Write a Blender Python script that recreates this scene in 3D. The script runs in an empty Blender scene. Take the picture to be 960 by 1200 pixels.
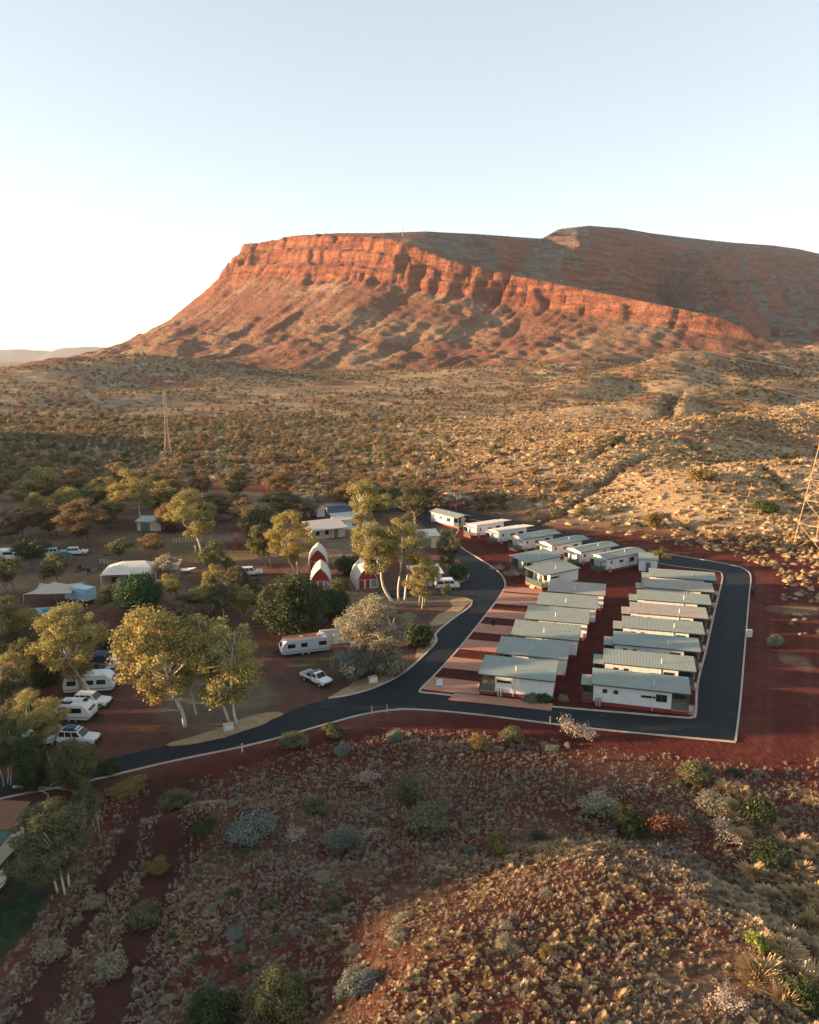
import bpy, bmesh, math, random
import numpy as np
from mathutils import Vector, Matrix
R = math.radians
scene = bpy.context.scene
col = scene.collection
random.seed(7); rng = np.random.default_rng(7)

# ------------------------------------------------------------------ camera, sky, sun, exposure
CAM_H, FPX, PITCH = 46.0, 900.0, math.atan(185/900)      # drone 46 m up, 900 px focal length on a 960 px wide frame
cam_d = bpy.data.cameras.new('camera'); cam = bpy.data.objects.new('camera', cam_d); col.objects.link(cam)
cam.location = (0, 0, CAM_H); cam.rotation_euler = (math.pi/2 - PITCH, 0, 0)
cam_d.sensor_fit = 'HORIZONTAL'; cam_d.sensor_width = 36; cam_d.lens = 36*FPX/960
cam_d.clip_start = 0.5; cam_d.clip_end = 60000
scene.camera = cam
scene.render.resolution_x, scene.render.resolution_y = 819, 1024

SUN_EL, SUN_BACK = R(8.5), R(3)                          # low sun, left and a little behind the camera
sdir = Vector((-math.cos(SUN_BACK)*math.cos(SUN_EL), -math.sin(SUN_BACK)*math.cos(SUN_EL), math.sin(SUN_EL)))
w = bpy.data.worlds.new('World'); scene.world = w; w.use_nodes = True
nt = w.node_tree; bg = nt.nodes['Background']
sky = nt.nodes.new('ShaderNodeTexSky'); sky.sky_type = 'NISHITA'; sky.sun_disc = False
sky.sun_elevation = SUN_EL; sky.sun_rotation = math.atan2(sdir.x, sdir.y)
sky.altitude = 600; sky.air_density = 1.0; sky.dust_density = 0.05; sky.ozone_density = 1.0
hsv = nt.nodes.new('ShaderNodeHueSaturation'); hsv.inputs['Saturation'].default_value = 0.74
gm = nt.nodes.new('ShaderNodeGamma'); gm.inputs[1].default_value = 0.58; nt.links.new(sky.outputs[0], gm.inputs[0]); nt.links.new(gm.outputs[0], hsv.inputs['Color']); nt.links.new(hsv.outputs[0], bg.inputs[0]); bg.inputs[1].default_value = 0.13
sl = bpy.data.lights.new('sun', 'SUN'); sl.energy = 5.0; sl.angle = R(0.6); sl.color = (1.0, 0.63, 0.34)
so = bpy.data.objects.new('sun', sl); col.objects.link(so); so.location = (-60, -30, 90)
so.rotation_euler = sdir.to_track_quat('Z', 'Y').to_euler()
vs = scene.view_settings; vs.view_transform = 'Standard'; vs.look = 'None'; vs.exposure = 2.05; vs.gamma = 1; vs.use_curve_mapping = False
scene.cycles.max_bounces = 5; scene.cycles.diffuse_bounces = 3; scene.cycles.transparent_max_bounces = 6
scene.cycles.use_denoising = True

# ------------------------------------------------------------------ pixel -> place, noise, height of the land
cP, sP = math.cos(PITCH), math.sin(PITCH)
def ray(u, v):
    a, b = (u-480)/FPX, (600-v)/FPX
    return a, cP + b*sP, -sP + b*cP
def gp(u, v, z=0.0):
    dx, dy, dz = ray(u, v); t = (z-CAM_H)/dz
    return dx*t, dy*t
def z_at(y, v):                                            # height of a point at distance y seen at image row v
    k = (600-v)/FPX
    return CAM_H + y*(k*cP - sP)/(cP + k*sP)
def x_at(u, y, z):
    return (u-480)/FPX*(y*cP - (z-CAM_H)*sP)
def at_dist(u, v, y):
    z = z_at(y, v); return x_at(u, y, z), y, z

def sstep(a, b, x): 
    t = np.clip((x-a)/(b-a), 0, 1); return t*t*(3-2*t)
def _hash(ix, iy, seed):
    n = (ix*374761393 + iy*668265263 + seed*1442695041) & 0xffffffff
    n = ((n ^ (n >> 13))*1274126177) & 0xffffffff
    return ((n ^ (n >> 16)) & 0xffff)/65535.0
def vnoise(x, y, seed=0):
    x = np.asarray(x, float); y = np.asarray(y, float)
    fx, fy = np.floor(x), np.floor(y); ix, iy = fx.astype(np.int64), fy.astype(np.int64)
    tx, ty = x-fx, y-fy; tx = tx*tx*(3-2*tx); ty = ty*ty*(3-2*ty)
    a, b = _hash(ix, iy, seed), _hash(ix+1, iy, seed); c, d = _hash(ix, iy+1, seed), _hash(ix+1, iy+1, seed)
    return (a+(b-a)*tx)*(1-ty) + (c+(d-c)*tx)*ty
def fbm(x, y, seed=0, oct=4, gain=.5):
    s, a, n = 0, 1, 0
    for i in range(oct):
        s = s + a*(vnoise(np.asarray(x)*2**i+17.3*i, np.asarray(y)*2**i-9.1*i, seed+i)-.5); n += a; a *= gain
    return s/n*2                                            # about -1..1
def ridged(x, y, seed=0, oct=3):
    s, a, n = 0, 1, 0
    for i in range(oct):
        s = s + a*(1-np.abs(2*vnoise(np.asarray(x)*2**i, np.asarray(y)*2**i, seed+i)-1)); n += a; a *= .5
    return s/n
def seg_sd(px, py, poly, closed=True):                      # distance to a polyline, and inside test
    px = np.asarray(px, float); py = np.asarray(py, float)
    best = np.full(px.shape, 1e9); inside = np.zeros(px.shape, bool); n = len(poly)
    for i in range(n if closed else n-1):
        (ax, ay), (bx, by) = poly[i], poly[(i+1) % n]
        dx, dy = bx-ax, by-ay; L2 = dx*dx+dy*dy+1e-9
        t = np.clip(((px-ax)*dx+(py-ay)*dy)/L2, 0, 1)
        best = np.minimum(best, np.hypot(px-ax-t*dx, py-ay-t*dy))
        if closed:
            c = (ay > py) != (by > py)
            inside ^= c & (px < (bx-ax)*(py-ay)/((by-ay) if by != ay else 1e-9)+ax)
    return np.where(inside, -best, best) if closed else best

SETTLE = [(-220, 20), (-60, 62), (-42, 70), (-27, 77), (-11, 86), (0, 90), (9, 89.5), (40, 81.5), (52, 84), (57, 112), (69, 142), (76, 162), (71, 174),
          (30, 214), (8, 226), (-60, 262), (-220, 262)]
MOUND = [(-8, 30), (-4, 52), (6, 59), (15, 61), (24, 58.5), (30, 50), (33, 30), (20, 10), (0, 10)]
def bump(x, y, cx, cy, rx, ry, h, ang=0.0):
    ca, sa = math.cos(ang), math.sin(ang); dx, dy = x-cx, y-cy
    u, v = (dx*ca+dy*sa)/rx, (-dx*sa+dy*ca)/ry
    return h*np.exp(-(u*u+v*v))
def _rg(L): return [at_dist(*p) for p in L]
RIDGES = [(_rg([(520, 584, 228), (620, 548, 260), (720, 510, 310), (800, 492, 345), (890, 477, 380), (1010, 468, 420), (1200, 462, 470)]), 44.0),
          (_rg([(800, 560, 236), (880, 548, 246), (980, 540, 252), (1100, 536, 258)]), 22.0),
          (_rg([(600, 497, 500), (700, 473, 560), (790, 458, 600), (840, 455, 640), (930, 446, 700), (1100, 440, 760)]), 42.0),
          (_rg([(640, 462, 740), (710, 448, 800), (765, 430, 840), (805, 421, 870), (870, 429, 900), (960, 416, 950), (1150, 408, 1000)]), 58.0),
          (_rg([(500, 452, 1000), (600, 444, 1000), (690, 436, 1030)]), 60.0), (_rg([(0, 448, 800), (90, 438, 860), (160, 432, 900), (250, 440, 930)]), 60.0), (_rg([(-60, 470, 600), (60, 462, 640), (150, 466, 680)]), 40.0)]
CUTS = [([gp(*p, 9) for p in L], w_, d_) for L, w_, d_ in (([(690, 540), (740, 522), (800, 524), (850, 538), (955, 572)], 1.6, 2.2), ([(560, 590), (640, 572), (700, 556), (760, 536)], 1.5, 1.6), ([(880, 492), (888, 478), (930, 500)], 2.5, 2.5), ([(780, 572), (830, 586)], 1.2, 1.3))] + [([gp(*p, 14) for p in L], w_, d_) for L, w_, d_ in (([(690, 488), (760, 482), (795, 462), (805, 455)], 4.5, 6.0), ([(560, 520), (620, 510)], 3, 2.5))]
def H(x, y):
    x = np.asarray(x, float); y = np.asarray(y, float)
    sd = seg_sd(x, y, SETTLE); m = sstep(0, 16, sd)
    h = 0.55*fbm(x/9, y/9, 3, 3)*m + 1.3*fbm(x/34, y/34, 5, 2)*m
    # mound under and ahead of the camera, gully to its right
    md = seg_sd(x+2.2*fbm(x/7, y/7, 9, 2), y+2.2*fbm(x/8, y/8, 11, 2), MOUND)
    h = h + 4.9*sstep(8.5, -8, md) 
    h = h - bump(x, y, 37, 50, 5, 26, 2.0, .35)
    h = h + bump(x, y, -21, 67, 7, 2.6, 2.6, .35)*1.0 + bump(x, y, -7, 60, 9, 2.5, 1.2, .2) + bump(x, y, 2, 83, 6, 2, 1.0, -.1)
    # spinifex hills on the right
    far = sstep(0, 60, sd)
    for pts, wd in RIDGES:
        best = np.full(x.shape, 1e9); rz = np.zeros(x.shape)
        for (ax, ay, az), (bx, by, bz) in zip(pts[:-1], pts[1:]):
            dx, dy = bx-ax, by-ay; t = np.clip(((x-ax)*dx+(y-ay)*dy)/(dx*dx+dy*dy), 0, 1); d = np.hypot(x-ax-t*dx, y-ay-t*dy); k = d < best
            best = np.where(k, d, best); rz = np.where(k, az+(bz-az)*t, rz)
        best = best*(1+.3*fbm(x/50, y/50, 27, 3)); h = np.maximum(h, far*rz*np.clip(1.06/(1+(best/wd)**2.2)-.06, 0, 1) + h*.3)
    hills = sstep(60, 260, x+0.12*(y-300))*sstep(190, 300, y)*sstep(1300, 800, y)
    h = h - hills*5*ridged(x/120+y/300, y/90-x/260, 21, 3)**2 + hills*5*fbm(x/45, y/45, 23, 4) - hills*3.5*ridged(x/38+.4*fbm(x/60, y/60, 25, 2), y/70, 26, 2)**3
    for pts, wd, dp in CUTS: h = h - dp*np.exp(-(seg_sd(x+1.5*fbm(x/9, y/9, 33, 2), y+1.5*fbm(x/9, y/9, 35, 2), pts, False)/wd)**2)
    # low hills on the far left and the apron rising to the mesa
    ap = sstep(520, 1200, y)*sstep(2600, 1500, y)
    h = h + ap*24*sstep(-900, -500, x) + sstep(300, 700, y)*3.0*fbm(x/70, y/50, 31, 4)
    h = h - sstep(2500, 9000, y)*25
    return h
def h1(x, y): return float(H(np.array([x]), np.array([y]))[0])
def hit(u, v):                                              # where the sight line through a pixel meets the land
    dx, dy, dz = ray(u, v)
    ys = np.concatenate([np.arange(34, 300, .25), np.arange(300, 1500, 2.0)])
    t = ys/dy; zz = CAM_H + t*dz; hh = H(t*dx, ys)
    i = np.argmax(zz <= hh) if (zz <= hh).any() else len(ys)-1
    return float(t[i]*dx), float(ys[i]), float(hh[i])

# ------------------------------------------------------------------ materials
def newmat(name):
    m = bpy.data.materials.new(name); m.use_nodes = True
    n = m.node_tree; b = n.nodes['Principled BSDF']; return m, n, b
def N(n, t, **kw):
    x = n.nodes.new(t)
    for k, v in kw.items(): setattr(x, k, v)
    return x
def mixc(n, fac, a, b, blend='MIX'):
    x = N(n, 'ShaderNodeMix', data_type='RGBA', blend_type=blend)
    for s, v in ((x.inputs[0], fac), (x.inputs[6], a), (x.inputs[7], b)):
        if isinstance(v, bpy.types.NodeSocket): n.links.new(v, s)
        elif isinstance(v, tuple): s.default_value = (*v, 1) if len(v) == 3 else v
        else: s.default_value = v
    return x.outputs[2]
def noise(n, scale, detail=3, vec=None, rough=.55):
    x = N(n, 'ShaderNodeTexNoise'); x.inputs['Scale'].default_value = scale; x.inputs['Detail'].default_value = detail; x.inputs['Roughness'].default_value = rough
    if vec is not None: n.links.new(vec, x.inputs['Vector'])
    return x.outputs[0]
def ramp(n, fac, p0, p1):
    x = N(n, 'ShaderNodeMapRange', interpolation_type='SMOOTHSTEP'); n.links.new(fac, x.inputs[0])
    x.inputs[1].default_value = p0; x.inputs[2].default_value = p1; return x.outputs[0]
def math_(n, op, a, b=None):
    x = N(n, 'ShaderNodeMath', operation=op)
    for s, v in ((x.inputs[0], a), (x.inputs[1], b)):
        if v is None: continue
        if isinstance(v, bpy.types.NodeSocket): n.links.new(v, s)
        else: s.default_value = v
    return x.outputs[0]
def bumpn(n, b, h, strength, dist):
    x = N(n, 'ShaderNodeBump'); x.inputs['Strength'].default_value = strength; x.inputs['Distance'].default_value = dist
    n.links.new(h, x.inputs['Height']); n.links.new(x.outputs[0], b.inputs['Normal'])
MATS = {}
def paint(name, c, rough=.6, var=.12, scale=1.5, metal=0.0, spec=.4, dirt=None):
    """plain coat with uneven tone and a little dust"""
    if name in MATS: return MATS[name]
    m, n, b = newmat(name); g = N(n, 'ShaderNodeNewGeometry'); o = N(n, 'ShaderNodeObjectInfo')
    f = noise(n, scale, 4, g.outputs['Position'])
    c1 = mixc(n, f, tuple(max(0, x*(1-var)) for x in c), tuple(min(1, x*(1+var)) for x in c))
    if dirt:
        d = ramp(n, noise(n, scale*.6, 5, g.outputs['Position'], .65), .5, .8)
        c1 = mixc(n, math_(n, 'MULTIPLY', d, dirt), c1, (.19, .075, .045))
    n.links.new(c1, b.inputs['Base Color']); b.inputs['Roughness'].default_value = rough
    b.inputs['Metallic'].default_value = metal; b.inputs['Specular IOR Level'].default_value = spec
    MATS[name] = m; return m
def glassmat():
    m, n, b = newmat('window_glass'); b.inputs['Base Color'].default_value = (.012, .016, .02, 1); b.inputs['Roughness'].default_value = .12
    g = N(n, 'ShaderNodeNewGeometry'); n.links.new(mixc(n, noise(n, .7, 2, g.outputs['Position']), (.008, .011, .014), (.03, .035, .04)), b.inputs['Base Color'])
    return m
GLASS = glassmat()
def roofmat(name, c, rib=.2):
    m, n, b = newmat(name); tc = N(n, 'ShaderNodeTexCoord'); g = N(n, 'ShaderNodeNewGeometry')
    wv = N(n, 'ShaderNodeTexWave', wave_type='BANDS', bands_direction='X'); wv.inputs['Scale'].default_value = 1/rib*.314; n.links.new(tc.outputs['Object'], wv.inputs['Vector'])
    f = noise(n, .5, 5, g.outputs['Position']); d = ramp(n, noise(n, 1.3, 5, g.outputs['Position'], .7), .48, .8)
    c1 = mixc(n, f, tuple(x*.86 for x in c), tuple(x*1.12 for x in c))
    oi = N(n, 'ShaderNodeObjectInfo'); c1 = mixc(n, math_(n, 'MULTIPLY', oi.outputs['Random'], .45), c1, mixc(n, 1.0, c1, (1.18, 1.08, 1.02), 'MULTIPLY'))
    c1 = mixc(n, math_(n, 'MULTIPLY', d, .4), c1, (.24, .15, .11))
    n.links.new(c1, b.inputs['Base Color']); b.inputs['Roughness'].default_value = .75; b.inputs['Specular IOR Level'].default_value = .15
    bumpn(n, b, wv.outputs[0], .5, .03); return m
ROOF_G = roofmat('green_roof_sheeting', (.225, .268, .238)); ROOF_B = roofmat('beige_roof_sheeting', (.31, .285, .245)); ROOF_W = roofmat('pale_roof_sheeting', (.62, .58, .50))
ROOF_GREY = roofmat('grey_roof_sheeting', (.42, .41, .38)); ROOF_BR = roofmat('brown_roof_sheeting', (.17, .085, .05)); ROOF_DG = roofmat('dark_green_roof_sheeting', (.05, .11, .085))
WHITE = paint('white_panel', (.66, .645, .62), .55, .06, .8, dirt=.3); PLINTH = paint('red_plinth', (.22, .03, .03), .75, .2, 1.2, dirt=.5)
DGREEN = paint('dark_green_trim', (.035, .065, .055), .6, .2); GREENP = paint('green_panel', (.09, .15, .13), .6, .15)
STEEL = paint('galvanised_steel', (.45, .44, .42), .45, .15, 3, .6); BLACK = paint('black_rubber', (.015, .015, .016), .8, .2)
CARW = paint('white_car_paint', (.74, .74, .73), .25, .03, 2, 0, .6, dirt=.12); CARAV = paint('caravan_white', (.72, .71, .68), .35, .05, 1.5, dirt=.1)
KERB = paint('concrete_kerb', (.44, .36, .29), .85, .3, .5, dirt=.75); TIMBER = paint('weathered_timber', (.30, .21, .14), .8, .3, 4)
CONC = paint('cream_concrete', (.52, .44, .34), .8, .12, 2)

def asphalt():
    m, n, b = newmat('asphalt'); g = N(n, 'ShaderNodeNewGeometry'); P = g.outputs['Position']
    c = mixc(n, noise(n, .12, 4, P), (.012, .017, .021), (.021, .027, .031))
    c = mixc(n, math_(n, 'MULTIPLY', ramp(n, noise(n, 9, 3, P), .45, .7), .35), c, (.045, .048, .05))
    c = mixc(n, math_(n, 'MULTIPLY', ramp(n, noise(n, .35, 5, P, .65), .50, .75), .45), c, (.085, .045, .034))
    n.links.new(c, b.inputs['Base Color']); b.inputs['Roughness'].default_value = .85; b.inputs['Specular IOR Level'].default_value = .15; bumpn(n, b, noise(n, 30, 2, P), .3, .02); return m
ASPHALT = asphalt()
def earth(name, attr=True, base=(.13, .035, .022)):
    """red earth; the colour of the cover (bare, lawn, dry grass) is an attribute of the land itself"""
    m, n, b = newmat(name); g = N(n, 'ShaderNodeNewGeometry'); P = g.outputs['Position']
    if attr:
        a = N(n, 'ShaderNodeAttribute', attribute_name='cover'); c = a.outputs['Color']
        v = N(n, 'ShaderNodeAttribute', attribute_name='litter').outputs['Fac']
    else:
        c = mixc(n, .0, base, base); v = None
    t = noise(n, .5, 5, P, .62)
    c = mixc(n, math_(n, 'MULTIPLY', ramp(n, t, .40, .66), .55), c, mixc(n, 1.0, c, (.62, .55, .55), 'MULTIPLY'))
    t2 = noise(n, 3.2, 4, P, .7)
    c = mixc(n, math_(n, 'MULTIPLY', ramp(n, t2, .52, .72), .5), c, mixc(n, 1.0, c, (1.45, 1.4, 1.35), 'MULTIPLY'))
    if v is not None:
        sp = ramp(n, noise(n, 1.15, 3, P, .6), .47, .60); sp2 = ramp(n, noise(n, .23, 4, P, .6), .36, .6)
        k = math_(n, 'MULTIPLY', math_(n, 'MULTIPLY', sp, sp2), v)
        st = mixc(n, noise(n, .06, 3, P), (.27, .185, .095), (.22, .18, .12))
        c = mixc(n, k, c, st)
        m1 = math_(n, 'MULTIPLY', ramp(n, noise(n, .13, 5, P, .7), .50, .60), math_(n, 'MULTIPLY', v, .4)); c = mixc(n, m1, c, (.10, .072, .038))
        m2 = math_(n, 'MULTIPLY', ramp(n, noise(n, .03, 5, P, .65), .53, .64), math_(n, 'MULTIPLY', v, .7)); c = mixc(n, m2, c, (.17, .06, .035))
        m3 = math_(n, 'MULTIPLY', ramp(n, noise(n, .055, 6, P, .72), .54, .62), math_(n, 'MULTIPLY', v, .8)); c = mixc(n, m3, c, (.40, .31, .19))
    n.links.new(c, b.inputs['Base Color']); b.inputs['Roughness'].default_value = .95; b.inputs['Specular IOR Level'].default_value = .1
    hh = math_(n, 'ADD', math_(n, 'MULTIPLY', noise(n, 1.1, 5, P, .65), 1.0), math_(n, 'MULTIPLY', noise(n, 6, 3, P), .25))
    bumpn(n, b, hh, .9, .55); return m
EARTH = earth('red_earth')
def mesamat():
    m, n, b = newmat('mesa_rock'); g = N(n, 'ShaderNodeNewGeometry'); P = g.outputs['Position']
    sep = N(n, 'ShaderNodeSeparateXYZ'); n.links.new(g.outputs['True Normal'], sep.inputs[0])
    sp = N(n, 'ShaderNodeSeparateXYZ'); n.links.new(P, sp.inputs[0])
    nlow = noise(n, .012, 4, P); cb = N(n, 'ShaderNodeCombineXYZ')
    n.links.new(math_(n, 'ADD', math_(n, 'MULTIPLY', sp.outputs[2], .085), math_(n, 'MULTIPLY', nlow, 4.0)), cb.inputs[2])
    n.links.new(math_(n, 'MULTIPLY', sp.outputs[0], .004), cb.inputs[0])
    strata = noise(n, 1.0, 4, cb.outputs[0], .7)
    rock = mixc(n, ramp(n, strata, .38, .62), (.18, .064, .040), (.34, .135, .075))
    rock = mixc(n, math_(n, 'MULTIPLY', ramp(n, noise(n, .09, 4, P, .7), .5, .75), .6), rock, (.11, .04, .028))
    grass = mixc(n, ramp(n, noise(n, .02, 5, P, .6), .35, .65), (.34, .225, .14), (.25, .145, .09))
    grass = mixc(n, math_(n, 'MULTIPLY', ramp(n, noise(n, .007, 5, P, .62), .36, .54), .85), grass, (.185, .078, .052))
    a = N(n, 'ShaderNodeAttribute', attribute_name='shrub').outputs['Fac']
    grass = mixc(n, math_(n, 'MULTIPLY', ramp(n, noise(n, .13, 4, P, .75), .50, .62), a), grass, (.055, .05, .028))
    bk = N(n, 'ShaderNodeAttribute', attribute_name='back').outputs['Fac']; rv = N(n, 'ShaderNodeAttribute', attribute_name='ravine_shade').outputs['Fac']
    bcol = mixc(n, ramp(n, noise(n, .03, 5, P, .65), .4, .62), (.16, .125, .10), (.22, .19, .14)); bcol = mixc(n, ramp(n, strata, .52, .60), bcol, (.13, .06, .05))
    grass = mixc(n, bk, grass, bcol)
    grass = mixc(n, math_(n, 'MULTIPLY', rv, .85), grass, (.035, .038, .028))  # dark scrub colour painted into the ravines to stand in for weak shade
    s2 = math_(n, 'ADD', sep.outputs[2], math_(n, 'MULTIPLY', math_(n, 'SUBTRACT', noise(n, .05, 4, P, .7), .5), .30))
    s2 = math_(n, 'ADD', s2, math_(n, 'MULTIPLY', math_(n, 'SUBTRACT', strata, .5), .22))
    steep = ramp(n, s2, .76, .58)
    c = mixc(n, steep, grass, rock)
    n.links.new(c, b.inputs['Base Color']); b.inputs['Roughness'].default_value = .95; b.inputs['Specular IOR Level'].default_value = .08
    hh = math_(n, 'ADD', noise(n, .06, 6, P, .72), math_(n, 'MULTIPLY', strata, .35))
    bumpn(n, b, hh, 1.0, 16.0); return m
MESA = mesamat()
def leafmat(name, c, trans=.25, var=.35):
    m, n, b = newmat(name); g = N(n, 'ShaderNodeNewGeometry'); o = N(n, 'ShaderNodeObjectInfo')
    tint = N(n, 'ShaderNodeAttribute', attribute_name='tint').outputs['Fac']
    c1 = mixc(n, tint, tuple(x*(1-var) for x in c), tuple(x*(1+var) for x in c))
    c1 = mixc(n, math_(n, 'MULTIPLY', o.outputs['Random'], .5), c1, mixc(n, 1.0, c1, (1.12, .96, .82), 'MULTIPLY'))
    n.links.new(c1, b.inputs['Base Color']); b.inputs['Roughness'].default_value = .6; b.inputs['Specular IOR Level'].default_value = .25
    tr = N(n, 'ShaderNodeBsdfTranslucent'); n.links.new(c1, tr.inputs[0])
    mx = N(n, 'ShaderNodeMixShader'); mx.inputs[0].default_value = trans
    n.links.new(b.outputs[0], mx.inputs[1]); n.links.new(tr.outputs[0], mx.inputs[2])
    n.links.new(mx.outputs[0], n.nodes['Material Output'].inputs[0]); return m
LEAF_GUM = leafmat('gum_leaf', (.29, .255, .086)); LEAF_DARK = leafmat('dark_leaf', (.05, .068, .024), .15); LEAF_GREEN = leafmat('green_leaf', (.035, .085, .03), .2)
LEAF_GREY = leafmat('grey_leaf', (.27, .25, .165)); LEAF_OLIVE = leafmat('olive_leaf', (.125, .125, .055)); LEAF_BROWN = leafmat('brown_leaf', (.21, .145, .07))
LEAF_BLUE = leafmat('blue_grey_leaf', (.17, .19, .16)); LEAF_LIME = leafmat('lime_leaf', (.15, .20, .04)); TWIG = leafmat('pale_twig', (.36, .31, .26), .05, .2)
BARK_W = paint('white_bark', (.50, .44, .36), .8, .25, 1.2); BARK_D = paint('dark_bark', (.12, .085, .06), .9, .3, 2)
def spinmat():
    m, n, b = newmat('spinifex_straw'); o = N(n, 'ShaderNodeObjectInfo')
    t = N(n, 'ShaderNodeAttribute', attribute_name='tint', attribute_type='INSTANCER').outputs['Fac']
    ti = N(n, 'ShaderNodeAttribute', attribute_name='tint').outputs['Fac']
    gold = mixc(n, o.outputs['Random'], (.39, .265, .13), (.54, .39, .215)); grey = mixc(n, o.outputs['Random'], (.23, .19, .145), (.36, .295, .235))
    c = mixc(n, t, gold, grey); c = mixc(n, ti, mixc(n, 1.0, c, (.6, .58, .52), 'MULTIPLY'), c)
    n.links.new(c, b.inputs['Base Color']); b.inputs['Roughness'].default_value = .8; b.inputs['Specular IOR Level'].default_value = .1
    return m
SPIN = spinmat()

# ------------------------------------------------------------------ mesh helpers
def link(o, parent=None):
    col.objects.link(o)
    if parent: o.parent = parent
    return o
def mesh_obj(name, V, F, mat, parent=None, smooth=False):
    me = bpy.data.meshes.new(name)
    me.from_pydata([tuple(map(float, v)) for v in V] if not isinstance(V, np.ndarray) else V.tolist(), [], F if isinstance(F, list) else F.tolist())
    me.materials.append(mat)
    if smooth: me.polygons.foreach_set('use_smooth', [True]*len(me.polygons))
    return link(bpy.data.objects.new(name, me), parent)
class MB:
    def __init__(s): s.v, s.f = [], []
    def add(s, V, F):
        k = len(s.v); s.v += [tuple(p) for p in V]; s.f += [tuple(i+k for i in f) for f in F]; return s
    def box(s, x0, x1, y0, y1, z0, z1):
        return s.add([(x, y, z) for z in (z0, z1) for x, y in ((x0, y0), (x1, y0), (x1, y1), (x0, y1))],
                     [(3, 2, 1, 0), (4, 5, 6, 7), (0, 1, 5, 4), (1, 2, 6, 5), (2, 3, 7, 6), (3, 0, 4, 7)])
    def frustum(s, b, t, z0, z1):                           # b, t = (x0, x1, y0, y1)
        V = [(x, y, z) for (x0, x1, y0, y1), z in ((b, z0), (t, z1)) for x, y in ((x0, y0), (x1, y0), (x1, y1), (x0, y1))]
        return s.add(V, [(3, 2, 1, 0), (4, 5, 6, 7), (0, 1, 5, 4), (1, 2, 6, 5), (2, 3, 7, 6), (3, 0, 4, 7)])
    def prism_y(s, prof, y0, y1):                           # profile in x, z; extruded along y
        n = len(prof); V = [(x, y0, z) for x, z in prof] + [(x, y1, z) for x, z in prof]
        return s.add(V, [tuple(range(n)), tuple(range(2*n-1, n-1, -1))] + [(i+n, (i+1) % n+n, (i+1) % n, i) for i in range(n)])
    def prism_x(s, prof, x0, x1):                           # profile in y, z; extruded along x
        n = len(prof); V = [(x0, y, z) for y, z in prof] + [(x1, y, z) for y, z in prof]
        return s.add(V, [tuple(range(n-1, -1, -1)), tuple(range(n, 2*n))] + [(i, (i+1) % n, (i+1) % n+n, i+n) for i in range(n)])
    def tube(s, pts, r0, r1=None, k=6):
        r1 = r0 if r1 is None else r1; P = [Vector(p) for p in pts]; V, F = [], []; n = len(P)
        for i, p in enumerate(P):
            d = (P[min(i+1, n-1)]-P[max(i-1, 0)]).normalized(); a = d.cross(Vector((.31, .95, .05))).normalized(); b = d.cross(a)
            r = r0+(r1-r0)*i/max(1, n-1)
            V += [p+r*(math.cos(2*math.pi*j/k)*a+math.sin(2*math.pi*j/k)*b) for j in range(k)]
        for i in range(n-1):
            F += [(i*k+j, i*k+(j+1) % k, (i+1)*k+(j+1) % k, (i+1)*k+j) for j in range(k)]
        F += [tuple(range(k-1, -1, -1)), tuple(range((n-1)*k, n*k))]
        return s.add(V, F)
    def cyl_y(s, x, z, r, y0, y1, k=14):
        return s.tube([(x, y0, z), (x, y1, z)], r, r, k)
    def panel(s, q, u0, u1, v0, v1, off=.015):              # thin plate proud of quad q = p00, p10, p11, p01
        q = [Vector(p) for p in q]; nrm = (q[1]-q[0]).cross(q[3]-q[0]).normalized()
        def at(u, v): return (q[0]*(1-u)+q[1]*u)*(1-v)+(q[3]*(1-u)+q[2]*u)*v
        c = [at(u0, v0), at(u1, v0), at(u1, v1), at(u0, v1)]
        return s.add([p-nrm*.03 for p in c]+[p+nrm*off for p in c], [(3, 2, 1, 0), (4, 5, 6, 7), (0, 1, 5, 4), (1, 2, 6, 5), (2, 3, 7, 6), (3, 0, 4, 7)])
    def build(s, name, mat, parent=None, bevel=0, smooth=False):
        me = bpy.data.meshes.new(name); me.from_pydata(s.v, [], s.f); me.materials.append(mat)
        if bevel or smooth:
            bm = bmesh.new(); bm.from_mesh(me)
            if bevel: bmesh.ops.bevel(bm, geom=[e for e in bm.edges if e.calc_face_angle(0) > .5], offset=bevel, segments=2, affect='EDGES', clamp_overlap=True)
            bm.to_mesh(me); bm.free()
        if smooth: me.polygons.foreach_set('use_smooth', [True]*len(me.polygons))
        return link(bpy.data.objects.new(name, me), parent)
def tag(o, label, cat, group=None):
    o['label'] = label; o['category'] = cat
    if group: o['group'] = group
    return o
def thing(name, label, cat, loc=(0, 0, 0), rz=0.0, group=None):
    e = bpy.data.objects.new(name, None); e.empty_display_size = .2; col.objects.link(e)
    e.location = loc; e.rotation_euler = (0, 0, rz); return tag(e, label, cat, group)
def structure(o): o['kind'] = 'structure'; return o
def copy_tree(o, parent=None):
    c = o.copy(); col.objects.link(c); c.parent = parent
    for ch in list(o.children): copy_tree(ch, c)
    return c
def attr(me, name, arr, typ='FLOAT'):
    if typ == 'COLOR':
        a = me.color_attributes.new(name, 'FLOAT_COLOR', 'POINT'); a.data.foreach_set('color', np.c_[arr, np.ones(len(arr))].astype(np.float32).ravel())
    else:
        a = me.attributes.new(name, 'FLOAT', 'POINT'); a.data.foreach_set('value', np.asarray(arr, np.float32))
def grid_faces(nr, nc):
    i = np.arange((nr-1)*(nc-1)); r, c = i//(nc-1), i % (nc-1); a = r*nc+c
    return np.c_[a, a+1, a+nc+1, a+nc]
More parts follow.
